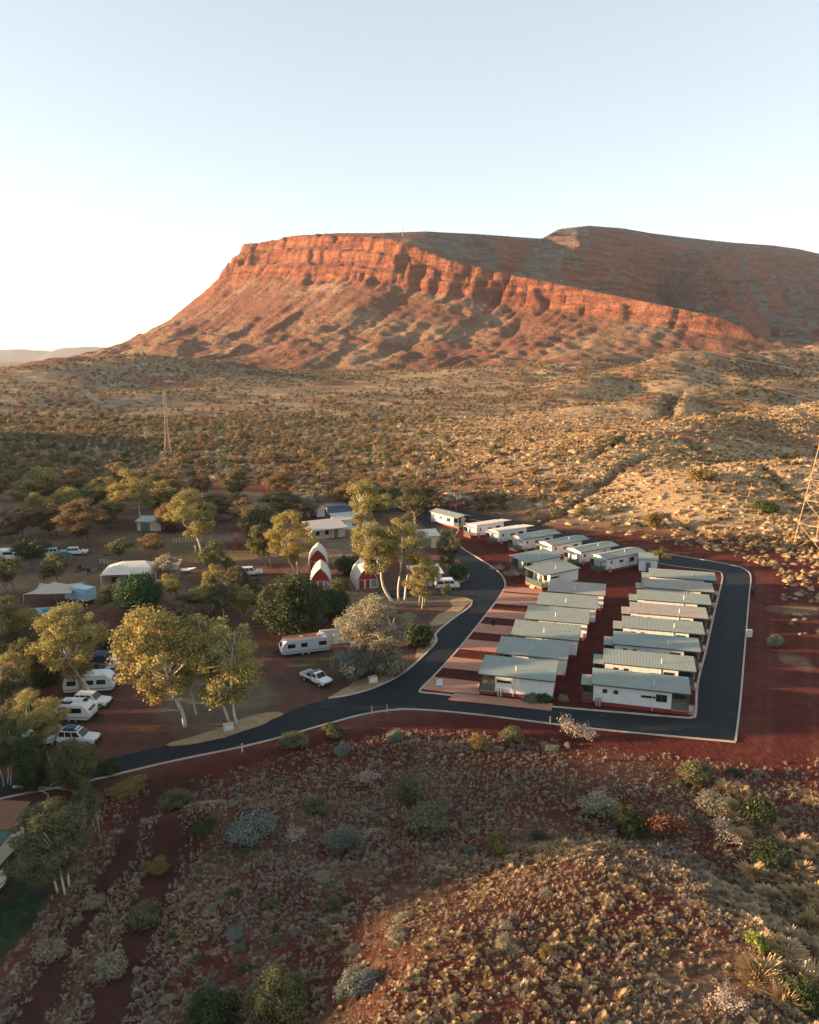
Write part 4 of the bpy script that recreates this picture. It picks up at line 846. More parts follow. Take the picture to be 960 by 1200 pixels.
# fences, shelter, signs, posts
def fence(u0, v0, u1, v1, n, label, h=1.2, mm=None):
    (ax, ay), (bx, by) = gp(u0, v0), gp(u1, v1); t = thing('fence', label, 'fence', (ax, ay, 0)); mm = mm or TIMBER
    for i in range(n+1): x, y = (bx-ax)*i/n, (by-ay)*i/n; MB().box(x-.08, x+.08, y-.08, y+.08, 0, h).build('post', mm, t)
    for z in (.5, h-.15): MB().tube([(0, 0, z), (bx-ax, by-ay, z)], .045, k=4).build('rail', mm, t)
fence(203, 637, 236, 635, 9, 'pale post and rail fence beside the white gum', 1.3, CREAM); fence(262, 637, 320, 633, 12, 'low timber fence along the red clearing', 1.2)
fence(118, 660, 150, 665, 8, 'timber rail fence in front of the hipped roof house', 1.1, CREAM); fence(355, 655, 395, 652, 8, 'low timber fence behind the arched huts', 1.1)
x, y = gp(286, 640); t = thing('picnic_shelter', 'brown timber picnic shelter by the red clearing', 'shelter', (x, y, 0), R(5))
for a in (-1.8, 1.8):
    for b in (-1.4, 1.4): MB().box(a-.1, a+.1, b-.1, b+.1, 0, 2.5).build('post', TERRA, t)
MB().prism_x([(-1.9, 2.45), (0, 3.2), (1.9, 2.45), (1.9, 2.55), (0, 3.3), (-1.9, 2.55)], -2.4, 2.4).build('roof', TERRA, t)
def sign(u, v, wd, ht, z0, label, mm, rz=0., posts=True, name='sign', edge=None):
    x, y = gp(u, v); t = thing(name, label, 'sign', (x, y, .1 if posts else 0), rz); MB().box(-wd/2, wd/2, -.04, .04, z0, z0+ht).build('board', mm, t)
    if edge: MB().box(-wd/2, wd/2, -.045, .045, z0+ht*.02, z0+ht*.22).build('band', edge, t)
    for s in (-1, 1) if posts else (): MB().box(s*wd*.4-.04, s*wd*.4+.04, .042, .11, 0, z0+ht).build('post', STEEL, t)
sign(515, 809, .9, 1.2, .35, 'white notice board on the dirt island at the road junction', WHITE, R(10), edge=BLUEW)
for u, v, rz, lab in ((268, 856, 25, 'squat cream block marker leaning on the sand verge below a gum'), (437, 800, 20, 'squat cream concrete block marker on the kerb by grey bushes')):
    x, y = gp(u, v); t = thing('block_marker', lab, 'marker', (x, y, 0), R(rz)); MB().box(-.65, .65, -.35, .35, 0, .95).build('block', CONC, t, .06); MB().box(-.5, .5, -.37, -.35, .3, .8).build('plate', WHITE, t)
for u, v, lab in ((285, 879, 'white guide post on the outer kerb opposite the sand verge'), (436, 835, 'timber guide post at the junction, nearer the yard entrance'), (454, 833, 'timber guide post at the junction, nearer the cabins'), (644, 847, 'short guide post beside the pale twiggy shrub')):
    x, y = gp(u, v); t = thing('guide_post', lab, 'post', (x, y-.5, 0)); MB().box(-.07, .07, -.05, .05, 0, 1.1).build('post', WHITE if 'white' in lab else CONC, t); MB().box(-.075, .075, -.055, .055, .8, .95).build('reflector', REDW, t)
x, y = gp(878, 746); t = thing('meter_box', 'white electrical meter box beside the straight outer road', 'utility box', (x, y, 0)); MB().box(-.4, .4, -.3, .3, 0, 1.1).build('cabinet', WHITE, t, .03); MB().box(-.45, .45, -.35, .35, 1.1, 1.18).build('lid', STEEL, t)
for u, v, lab in ((878, 697, 'black bin by the straight outer road'), (572, 733, 'black bin on the inner kerb by the driveways')):
    x, y = gp(u, v); t = thing('wheelie_bin', lab, 'bin', (x+(.6 if u > 800 else .9), y, .1)); MB().frustum((-.25, .25, -.28, .28), (-.3, .3, -.35, .35), .08, 1.0).build('body', BLACK, t); MB().box(-.32, .32, -.38, .38, 1.0, 1.06).build('lid', BLACK, t); MB().cyl_y(.2, .1, .1, -.3, .3, 8).build('wheel', BLACK, t)
x, y = gp(246, 640); t = thing('water_tap_post', 'short white post standing left of the lawn sapling', 'post', (*gp(229, 646), 0)); MB().box(-.12, .12, -.12, .12, 0, 1.0).build('post', WHITE, t); MB().box(-.3, .3, -.06, .06, 1.0, 1.4).build('plate', WHITE, t)
# lattice transmission towers
def pylon(x, y, hgt, base, label, arms=True, rz=0.):
    z0 = h1(x, y); t = thing('lattice_tower', label, 'tower', (x, y, z0), rz, 'lattice towers of the power line'); STL = paint('rusty_galvanised_lattice', (.44, .31, .20), .6, .15, .5)
    def wd(z): return base/2*(1-z/hgt)**1.0*.86+.35 if base > 4 else base/2*(.32+.68*(1-z/hgt)**5)
    zs = [0.0]
    while zs[-1] < hgt*.97: zs.append(min(hgt, zs[-1]+max(1.3, wd(zs[-1])*1.5)))
    r = .085 if base > 4 else .085
    for sx in (-1, 1):
        for sy in (-1, 1): MB().tube([(sx*wd(z), sy*wd(z), z-.3 if z == 0 else z) for z in zs], r*1.25, r, 4).build('leg', STL, t)
    for f in range(4):
        m = MB()
        for a, b in zip(zs[:-1], zs[1:]):
            wa, wb = wd(a), wd(b); P = {0: ((-1, -1), (1, -1)), 1: ((1, -1), (1, 1)), 2: ((1, 1), (-1, 1)), 3: ((-1, 1), (-1, -1))}[f]
            m.tube([(P[0][0]*wa, P[0][1]*wa, a), (P[1][0]*wb, P[1][1]*wb, b)], r*.55, k=3); m.tube([(P[1][0]*wa, P[1][1]*wa, a), (P[0][0]*wb, P[0][1]*wb, b)], r*.55, k=3); m.tube([(P[0][0]*wb, P[0][1]*wb, b), (P[1][0]*wb, P[1][1]*wb, b)], r*.5, k=3)
        m.build('bracing', STL, t)
    if arms:
        for z in (hgt*.72, hgt*.84, hgt*.96): MB().tube([(-4.2, 0, z), (0, 0, z+.5), (4.2, 0, z)], .1, k=4).tube([(-4.2, 0, z), (0, 0, z-.3), (4.2, 0, z)], .08, k=4).build('cross_arm', STL, t)
    return z0
xl, yl = gp(197, 530); pylon(xl, yl, 29.5, 3.4, 'slender lattice mast rising from the scrub on the plain', False, .2)
xr, yr = gp(962, 648); zr = pylon(xr, yr, 42, 9.5, 'wide lattice tower on the spinifex slope beside the red track', True, .5)
for k, (dz, off) in enumerate(((30.2, -4.2), (35.2, -4.2), (40.2, 4.2))):
    P = []; A = np.array([xr+off, yr, zr+dz]); B = np.array([xr+off+150, yr+900, 60+dz])
    for s in np.linspace(0, 1, 20): p = A+(B-A)*s; p[2] -= 30*s*(1-s); P.append(tuple(p))
    tag(MB().tube(P, .03, k=3).build('power_line', STEEL), 'sagging power line strung from the wide lattice tower', 'cable', 'power lines on the lattice tower')
# mast on the mesa
x, y, z = at_dist(472, 270, 1600); zz = float(mesa_h(np.array([x]), np.array([y]), np.array([20.]))[0][0]); t = thing('radio_mast', 'thin radio mast on the flat top of the mesa', 'mast', (x, y, zz)); MB().tube([(0, 0, -2), (0, 0, 19)], .55, .4, 5).build('pole', STEEL, t); MB().tube([(-2.2, 0, 15), (2.2, 0, 15)], .3, k=4).build('antenna', STEEL, t)
# ------------------------------------------------------------------ vegetation meshes
def tubes_mesh(paths, k=5):
    V, F = [], []
    for pts, r0, r1 in paths:
        m = MB().tube(pts, r0, r1, k); b = len(V); V += m.v; F += [tuple(i+b for i in f) for f in m.f]
    return V, F
def leaf_cloud(cent, rad, counts, size, g, flat=.8, shell=.55, droop=.25):
    P, Nn, T = [], [], []
    for c, r, n in zip(cent, rad, counts):
        d = g.normal(size=(n, 3)); d /= np.linalg.norm(d, axis=1)[:, None]
        rr = r*(shell+(1-shell)*g.random(n)**.7)*(.62+.72*g.random(n)**1.4)
        p = c+d*rr[:, None]*np.array([1, 1, flat]); nn = d*.75+g.normal(size=(n, 3))*.55+np.array([0, 0, .35])
        P.append(p); Nn.append(nn/np.linalg.norm(nn, axis=1)[:, None]); T.append(np.clip(g.random()*.5+g.random(n)*.5, 0, 1))
    P, Nn, T = np.concatenate(P), np.concatenate(Nn), np.concatenate(T); n = len(P)
    a = np.cross(Nn, g.normal(size=(n, 3))); a /= np.linalg.norm(a, axis=1)[:, None]+1e-9; b = np.cross(Nn, a)
    s = (size*(.6+.8*g.random(n)))[:, None]
    V = np.stack([P-a*s, P-b*s*.55, P+a*s, P+b*s*.55], 1).reshape(-1, 3)
    return V, np.arange(4*n).reshape(n, 4), np.repeat(T, 4)
def crown_mesh(name, cent, rad, dens, size, g, mat, **kw):
    cnt = [max(12, int(dens*r*r)) for r in rad]; V, F, T = leaf_cloud(cent, rad, cnt, size, g, **kw)
    me = fast_mesh(name, V, F, mat, False); attr(me, 'tint', T); return me
def limb(a, b, g, bend=.12, n=6):
    a, b = np.array(a, float), np.array(b, float); L = np.linalg.norm(b-a); o = g.normal(size=3)*L*bend; o[2] = abs(o[2])*.6
    return [tuple(a+(b-a)*t+o*math.sin(math.pi*t)) for t in np.linspace(0, 1, n)]
def make_tree(seed, h=14., w=9., nclu=26, fork=.32, stems=1, spread=1.0, low=.38, size=.27, dens=95, bark=None, crad=(.11, .19), flat=.8, conic=False):
    g = np.random.default_rng(seed); cent = []; tries = 0; rads = []
    while len(cent) < nclu and tries < 4000:
        tries += 1; q = g.normal(size=3); q /= np.linalg.norm(q); q *= g.random()**.30
        z = low*h+(1-low)*h*(.5+.5*q[2]*.9); taper = 1-.35*abs(q[2]) if not conic else 1.25-1.0*(z-low*h)/(h*(1-low))
        r = w*g.uniform(*crad); c = np.array([q[0]*w*.40*taper, q[1]*w*.40*taper, min(z, h-r*flat)])
        if all(np.linalg.norm(c-o) > .72*(r+rr)*.62 for o, rr in zip(cent, rads)) and float(vnoise(c[0]*.33+seed, c[1]*.33+c[2]*.4, seed)) > .26: cent.append(c); rads.append(r)
    paths = []; rt = h*.0098
    for s in range(stems):
        a0 = 2*math.pi*s/stems+g.random(); off = 0 if stems == 1 else .06*w
        base = np.array([math.cos(a0)*off, math.sin(a0)*off, -.3]); fk = np.array([math.cos(a0)*w*.10*spread*(stems > 1)+g.normal()*.3, math.sin(a0)*w*.10*spread*(stems > 1)+g.normal()*.3, h*fork*g.uniform(.85, 1.2)])
        tp = np.array([fk[0]*1.8+g.normal()*.5, fk[1]*1.8+g.normal()*.5, h*.78])
        k1 = 1/math.sqrt(stems)**.8
        paths.append((limb(base, fk, g, .03), rt*k1*1.25, rt*k1*.9)); paths.append((limb(fk, tp, g, .05), rt*k1*.88, rt*.16))
        mine = [c for i, c in enumerate(cent) if i % stems == s]
        for c in mine:
            t = np.clip((c[2]-fk[2])/(tp[2]-fk[2])*.55-.05, 0, .85); st = fk+(tp-fk)*t
            paths.append((limb(st, c, g, .12), rt*k1*.42, rt*.07))
    V, F = tubes_mesh(paths); me_t = bpy.data.meshes.new('trunk'); me_t.from_pydata(V, [], F); me_t.materials.append(bark or BARK_W); me_t.polygons.foreach_set('use_smooth', [True]*len(me_t.polygons))
    me_c = crown_mesh('crown', cent, rads, dens, size, g, LEAF_GUM, flat=flat)
    return me_t, me_c, h, w
GUMS = [make_tree(11+i, 14, 9, 50+(i % 3)*8, .20+.05*(i % 3), 1+(i % 3), 1.0, .12+.08*(i % 2), .115, 480, None, (.065, .13), .85) for i in range(6)]
TALL = [make_tree(31+i, 18, 8, 36, .40, 1+(i % 2), .8, .34, .115, 480, None, (.075, .145), .9) for i in range(3)]
SMALL = [make_tree(51+i, 6, 5.2, 15, .28, 1+(i % 2), 1.2, .34, .13, 330, BARK_D, (.12, .2), .7) for i in range(4)]
DENSE = [make_tree(71+i, 9, 9, 46, .2, 2, 1.0, .10, .16, 300, BARK_D, (.13, .2), .95) for i in range(2)]
CONE = [make_tree(81, 11, 11, 84, .2, 1, 1.0, .05, .15, 330, BARK_D, (.07, .13), 1.3, True)]
ROUND = [make_tree(91, 3.4, 4, 22, .2, 2, 1.0, .16, .15, 330, BARK_D, (.16, .24), .9)]
def make_shrub(seed, h, w, n, size, dens, mat, bark=None, flat=.8, crad=(.15, .26), twig=0):
    g = np.random.default_rng(seed); cent, rads = [], []
    for i in range(n):
        a, q = g.random()*6.283, math.sqrt(g.random()); r = w*g.uniform(*crad)
        cent.append(np.array([math.cos(a)*q*w*.34, math.sin(a)*q*w*.34, max(r*.6, h*(.35+.5*g.random())*(1.1-.5*q))])); rads.append(r)
    paths = []
    for c in cent:
        b = np.array([g.normal()*.12, g.normal()*.12, -.15]); paths.append((limb(b, c*np.array([1, 1, 1.0]), g, .12, 5), .035*h**.5+.015, .012))
        for _ in range(twig):
            d = g.normal(size=3); d[2] = abs(d[2])+.3; d /= np.linalg.norm(d); paths.append((limb(c*.7, c+d*w*.2, g, .15, 4), .018, .006))
    V, F = tubes_mesh(paths, 4); k = len(V)
    cnt = [max(8, int(dens*r*r)) for r in rads]; LV, LF, T = leaf_cloud(cent, rads, cnt, size, g, flat=flat)
    me = bpy.data.meshes.new('shrub'); me.from_pydata(V+[tuple(p) for p in LV.tolist()], [], F+[tuple(q) for q in (LF+k).tolist()])
    me.materials.append(mat); me.materials.append(bark or BARK_D); me.polygons.foreach_set('material_index', [1]*len(F)+[0]*len(LF)); attr(me, 'tint', np.r_[np.zeros(k), T]); return me
_mcache = {}
def recol(me, mat):
    if me.materials[0] == mat: return me
    key = (me.name, mat.name)
    if key not in _mcache: c = me.copy(); c.materials[0] = mat; _mcache[key] = c
    return _mcache[key]
def plant_tree(u, v, vtop, wpx, variant, leaf, label, cu=None, bark=None, name='gum_tree', group='gum trees of the camp', rz=None, ground=None):
    x, y, z = ground or (hit(u, v) if v > 880 and u > -200 and not (-60 < u < 130 and v < 1000) else (*gp(u, v), 0.0))
    mt, mc, h0, w0 = variant; ht = max(1.5, z_at(y, vtop)-z); depth = y*cP-(ht/2+z-CAM_H)*sP; wd = wpx*depth/FPX
    o = thing(name, label, 'tree', (x, y, z), 0, group); sx, sz = wd/w0*1.16, ht/h0
    o.scale = (sx, sx, sz); lean = 0 if cu is None else math.atan2((cu-u)*depth/FPX, ht*.68)
    o.rotation_mode = 'ZYX'; rr = random.random()*6.28 if rz is None else rz
    o.matrix_world = Matrix.Translation((x, y, z)) @ Matrix.Rotation(lean, 4, 'Y') @ Matrix.Rotation(rr, 4, 'Z') @ Matrix.Diagonal((sx, sx, sz, 1))
    link(bpy.data.objects.new('trunk', recol(mt, bark) if bark else mt), o); link(bpy.data.objects.new('crown', recol(mc, leaf)), o); return o
G, O_, D_, Br = LEAF_GUM, LEAF_OLIVE, LEAF_DARK, LEAF_BROWN
TREES = [
 (165, 614, 545, 60, GUMS[0], G, 'round golden gum with white trunk behind the grey storage shed', 158),
 (236, 648, 571, 64, GUMS[3], G, 'open golden gum with thick white trunk beside the pale fence', 226),
 (102, 640, 584, 64, GUMS[1], Br, 'broad brownish gum behind the white four wheel drive on the far lawn', 95, BARK_D),
 (62, 628, 588, 50, GUMS[2], Br, 'brownish gum behind the dark hedge', 55, BARK_D),
 (20, 634, 590, 60, GUMS[4], Br, 'brown leafed gum behind the green annexe caravan', 12, BARK_D),
 (73, 690, 646, 44, SMALL[0], O_, 'small dark olive tree on bare ground behind the shade sail', 64),
 (14, 700, 648, 46, SMALL[1], O_, 'small dark olive tree at the left of the shade sail', 8),
 (146, 664, 631, 34, SMALL[2], O_, 'small olive tree in front of the storage shed, nearer the timber rail fence', 140),
 (181, 659, 624, 36, SMALL[3], Br, 'small sparse brownish tree in front of the storage shed', 180),
 (258, 678, 632, 36, SMALL[0], O_, 'olive sapling standing on the lawn left of the white wagon', 250),
 (268, 678, 651, 17, SMALL[1], O_, 'lower olive sapling touching the lawn sapling', 268),
 (200, 684, 649, 34, SMALL[2], LEAF_GREY, 'grey green small tree against the stone wing of the house', 196),
 (141, 722, 680, 40, SMALL[3], O_, 'olive small tree left of the bright green tree', 130),
 (168, 728, 671, 50, DENSE[0], LEAF_GREEN, 'dense bright green round tree in front of the hipped roof house', 166),
 (316, 666, 611, 38, GUMS[5], O_, 'dark trunked leaning gum left of the golden gum by the huts', 305, BARK_D),
 (347, 676, 597, 62, GUMS[1], G, 'golden gum with white forked trunk left of the arched huts', 340),
 (345, 738, 669, 104, CONE[0], D_, 'huge dark green spreading tree above the silver blue caravan', 345, BARK_D),
 (390, 728, 690, 40, DENSE[1], D_, 'dark green tree joined to the right of the huge dark tree', 392, BARK_D),
 (463, 708, 604, 62, TALL[0], G, 'tall golden gum with long bare white trunk leaning over the lone arched hut', 436),
 (472, 709, 603, 64, TALL[1], G, 'tall golden gum with upright twin trunks beside the leaning tall gum', 474),
 (432, 650, 557, 50, TALL[2], G, 'tall golden gum behind the lone arched hut', 428),
 (486, 640, 568, 44, TALL[0], O_, 'dull olive gum beside the upper road', 484),
 (494, 712, 646, 46, GUMS[2], G, 'slender white trunked gum in front of the white workshop', 494),
 (523, 676, 612, 32, GUMS[4], O_, 'compact olive gum with dark trunk behind the round green bush', 525, BARK_D),
 (524, 704, 684, 15, SMALL[0], O_, 'tiny sapling on the sand verge by the van', 523),
 (443, 785, 698, 92, GUMS[5], LEAF_GREY, 'bushy grey green gum with pale trunks beside the curved road', 440),
 (216, 852, 704, 124, GUMS[3], G, 'large golden gum with leaning white trunks on the grass island', 188),
 (230, 838, 716, 66, GUMS[0], G, 'golden gum rising behind the large leaning gum on the grass island', 214),
 (273, 848, 704, 104, GUMS[4], G, 'large olive gold gum above the block marker on the grass island', 262),
 (107, 816, 704, 92, GUMS[1], G, 'large golden gum with splayed white trunks in front of the long caravan', 84),
 (8, 800, 690, 74, GUMS[2], O_, 'dark olive gum left of the caravans', 4),
 (48, 790, 712, 66, GUMS[3], G, 'golden gum crowded behind the left caravans', 40),
 (15, 850, 780, 60, GUMS[1], O_, 'olive gum over the left edge of the caravan row', 10),
 (10, 750, 708, 60, DENSE[1], O_, 'low dense olive tree near the pool', 18, BARK_D),
 (62, 896, 804, 70, GUMS[0], G, 'golden gum with thin white trunk over the half hidden caravan', 42),
 (92, 926, 866, 48, DENSE[0], O_, 'dark leafy tree at the road edge beside fallen branches', 88, BARK_D),
 (8, 920, 836, 60, GUMS[5], O_, 'shaded olive gum at the road edge behind the park building', 6),
 (40, 930, 862, 40, DENSE[1], D_, 'low dark tree between the road edge gums', 40, BARK_D),
 (116, 982, 911, 32, SMALL[1], O_, 'slim young gum with thin white trunk near the dirt track', 106, BARK_W),
 (75, 1046, 934, 104, GUMS[2], O_, 'big round gum with gold lit top beside the green lawn', 58),
 (250, 612, 578, 48, GUMS[3], Br, 'brownish gum in the scrub behind the picnic shelter', 250), (288, 618, 582, 46, GUMS[0], Br, 'bushy gum behind the low timber fence', 285),
 (330, 612, 572, 56, GUMS[2], O_, 'olive gum behind the golden gum by the huts', 330), (362, 606, 570, 50, GUMS[4], LEAF_GREY, 'grey green gum behind the tiny white shed', 360),
 (310, 640, 590, 44, DENSE[0], O_, 'dense olive tree left of the cream lodge', 306, BARK_D), (405, 598, 566, 36, GUMS[5], Br, 'brown gum behind the blue container', 405),
 (205, 622, 588, 40, DENSE[1], Br, 'dense brown tree between the two white trunked gums', 205, BARK_D), (128, 614, 584, 36, GUMS[1], Br, 'brown gum left of the storage shed', 128, BARK_D),
 (455, 600, 568, 32, GUMS[0], O_, 'olive gum behind the tall gums at the red earth edge', 455), (40, 668, 630, 42, SMALL[0], D_, 'dark tree beside the hedge on the far lawn', 36),
 (30, 745, 716, 40, SMALL[2], O_, 'low olive tree in front of the swimming pool', 30), (228, 716, 690, 42, SMALL[1], O_, 'low olive tree in the garden behind the golden gums', 226), (196, 730, 702, 34, SMALL[3], Br, 'low brown tree in the garden beside the fallen log', 196),
]
for T_ in TREES:
    u, v, vt, wp, var, leaf, lab = T_[:7]; plant_tree(u, v, vt, wp, var, leaf, lab, *(T_[7:8] or [None]), bark=T_[8] if len(T_) > 8 else None)
plant_tree(535, 598, 576, 30, SMALL[2], TWIG, 'pale leafless looking small tree behind the crosswise cabin', 535, BARK_W, 'bare_tree')
plant_tree(682, 652, 634, 22, SMALL[3], O_, 'small yellow olive tree between the shed and the top row cabins', 680) if False else plant_tree(777, 668, 640, 20, SMALL[3], O_, 'thin olive tree beside the small white shed', 776)
g_ = random.Random(5)
for i in range(58):
    u, v = (g_.uniform(-5, 135), g_.uniform(584, 622)) if i % 3 == 0 else (g_.uniform(180, 500), g_.uniform(578, 610))
    if i >= 36: u, v = g_.uniform(-14, 34), g_.uniform(765, 880)
    wp = g_.uniform(26, 44)*(1 if v < 630 else 1.3); kd = g_.choice((0, 1, 2, 2)); var = g_.choice(GUMS+[SMALL[1], DENSE[0]])
    if i >= 46: u, v = g_.uniform(180, 330), g_.uniform(700, 760); wp, kd = 30, 2
    if i >= 46:
        plant_tree(u, v, v-g_.uniform(24, 44), g_.uniform(24, 40), g_.choice(GUMS), (G, O_)[i % 2], f'{("golden", "olive")[i % 2]} garden gum behind the large gums of the grass island', u, None, 'garden_gum', f'{("golden", "olive")[i % 2]} garden gums')
    elif i < 36: plant_tree(u, v, v-wp*g_.uniform(.85, 1.1), wp, var, (G, Br, O_)[kd], f'{("golden", "brownish", "olive")[kd]} tree in the belt of trees behind the camp', u+g_.uniform(-4, 4), None if kd == 0 else BARK_D, 'belt_tree', f'{("golden", "brownish", "olive")[kd]} trees of the belt')
    else: plant_tree(u, v, v-wp*g_.uniform(1.2, 1.5), wp, var, (G, O_, O_)[kd], f'{("golden", "olive", "olive")[kd]} tree in the thicket left of the caravans', u, None, 'thicket_tree', f'{("golden", "olive", "olive")[kd]} trees of the thicket')
# fallen pale branches by the road
x, y = gp(48, 925); o = tag(mesh_obj('fallen_branch', *tubes_mesh([(limb((-3, 0, .3), (4, -1, .5), rng, .05), .14, .05), (limb((0, -.4, .4), (2, -2.4, .9), rng, .1), .09, .03), (limb((1, 0, .4), (3.4, 1.2, 1.1), rng, .1), .08, .03)]), BARK_W), 'pale fallen branch lying at the road edge', 'branch'); o.location = (x, y, 0)

# bushes one can tell apart
SH = {'olive': make_shrub(1, 2, 2.6, 18, .085, 700, LEAF_OLIVE), 'blue': make_shrub(2, 1.6, 3, 20, .085, 620, LEAF_BLUE), 'grey': make_shrub(3, 1.6, 2.6, 16, .08, 520, LEAF_GREY, TWIG, twig=2), 'dark': make_shrub(4, 2, 2.8, 20, .09, 700, LEAF_DARK),
      'twig': make_shrub(5, 2.2, 2.6, 9, .07, 130, TWIG, TWIG, twig=5), 'lime': make_shrub(6, 2.2, 1.8, 12, .09, 650, LEAF_LIME), 'rust': make_shrub(7, 1.6, 2.6, 12, .08, 380, leafmat('rust_leaf', (.17, .065, .03)), TWIG, twig=3), 'green': make_shrub(8, 1.6, 2.2, 18, .08, 800, LEAF_GREEN), 'gold': make_shrub(9, 1.7, 2.4, 16, .08, 700, leafmat('gold_leaf', (.20, .15, .05)))}
SH['big'] = make_shrub(12, 5.2, 7, 46, .10, 330, LEAF_OLIVE, crad=(.09, .16)); SH['bigdark'] = make_shrub(13, 3.2, 6, 40, .10, 330, LEAF_DARK, crad=(.09, .16)); SH['bigblue'] = make_shrub(14, 3, 6, 40, .10, 300, LEAF_BLUE, crad=(.09, .15))
SHH = {'big': 5.2, 'bigdark': 3.2, 'bigblue': 3, 'olive': 2, 'blue': 1.6, 'grey': 1.6, 'dark': 2, 'twig': 2.2, 'lime': 2.2, 'rust': 1.6, 'green': 1.6, 'gold': 1.7}; SHW = {'big': 7, 'bigdark': 6, 'bigblue': 6, 'olive': 2.6, 'blue': 3, 'grey': 2.6, 'dark': 2.8, 'twig': 2.6, 'lime': 1.8, 'rust': 2.6, 'green': 2.2, 'gold': 2.4}
def bush(u, v, wpx, hpx, kind, label, rz=None):
    x, y, z = hit(u, v); depth = y*cP-(z-CAM_H)*sP; w_ = wpx*depth/FPX; h_ = max(.35, (z_at(y, v-hpx)-z)*(.78 if v > 840 else 1))
    o = link(bpy.data.objects.new('bush', SH[kind])); o.location = (x, y, z-.05); s = w_/SHW[kind]/1.05; o.scale = (s, s, h_/SHH[kind]/1.05); o.rotation_euler = (0, 0, random.random()*6.28 if rz is None else rz)
    if v > 840: o.scale[1] *= .7+.6*random.random()
    return tag(o, label, 'bush', 'bushes')
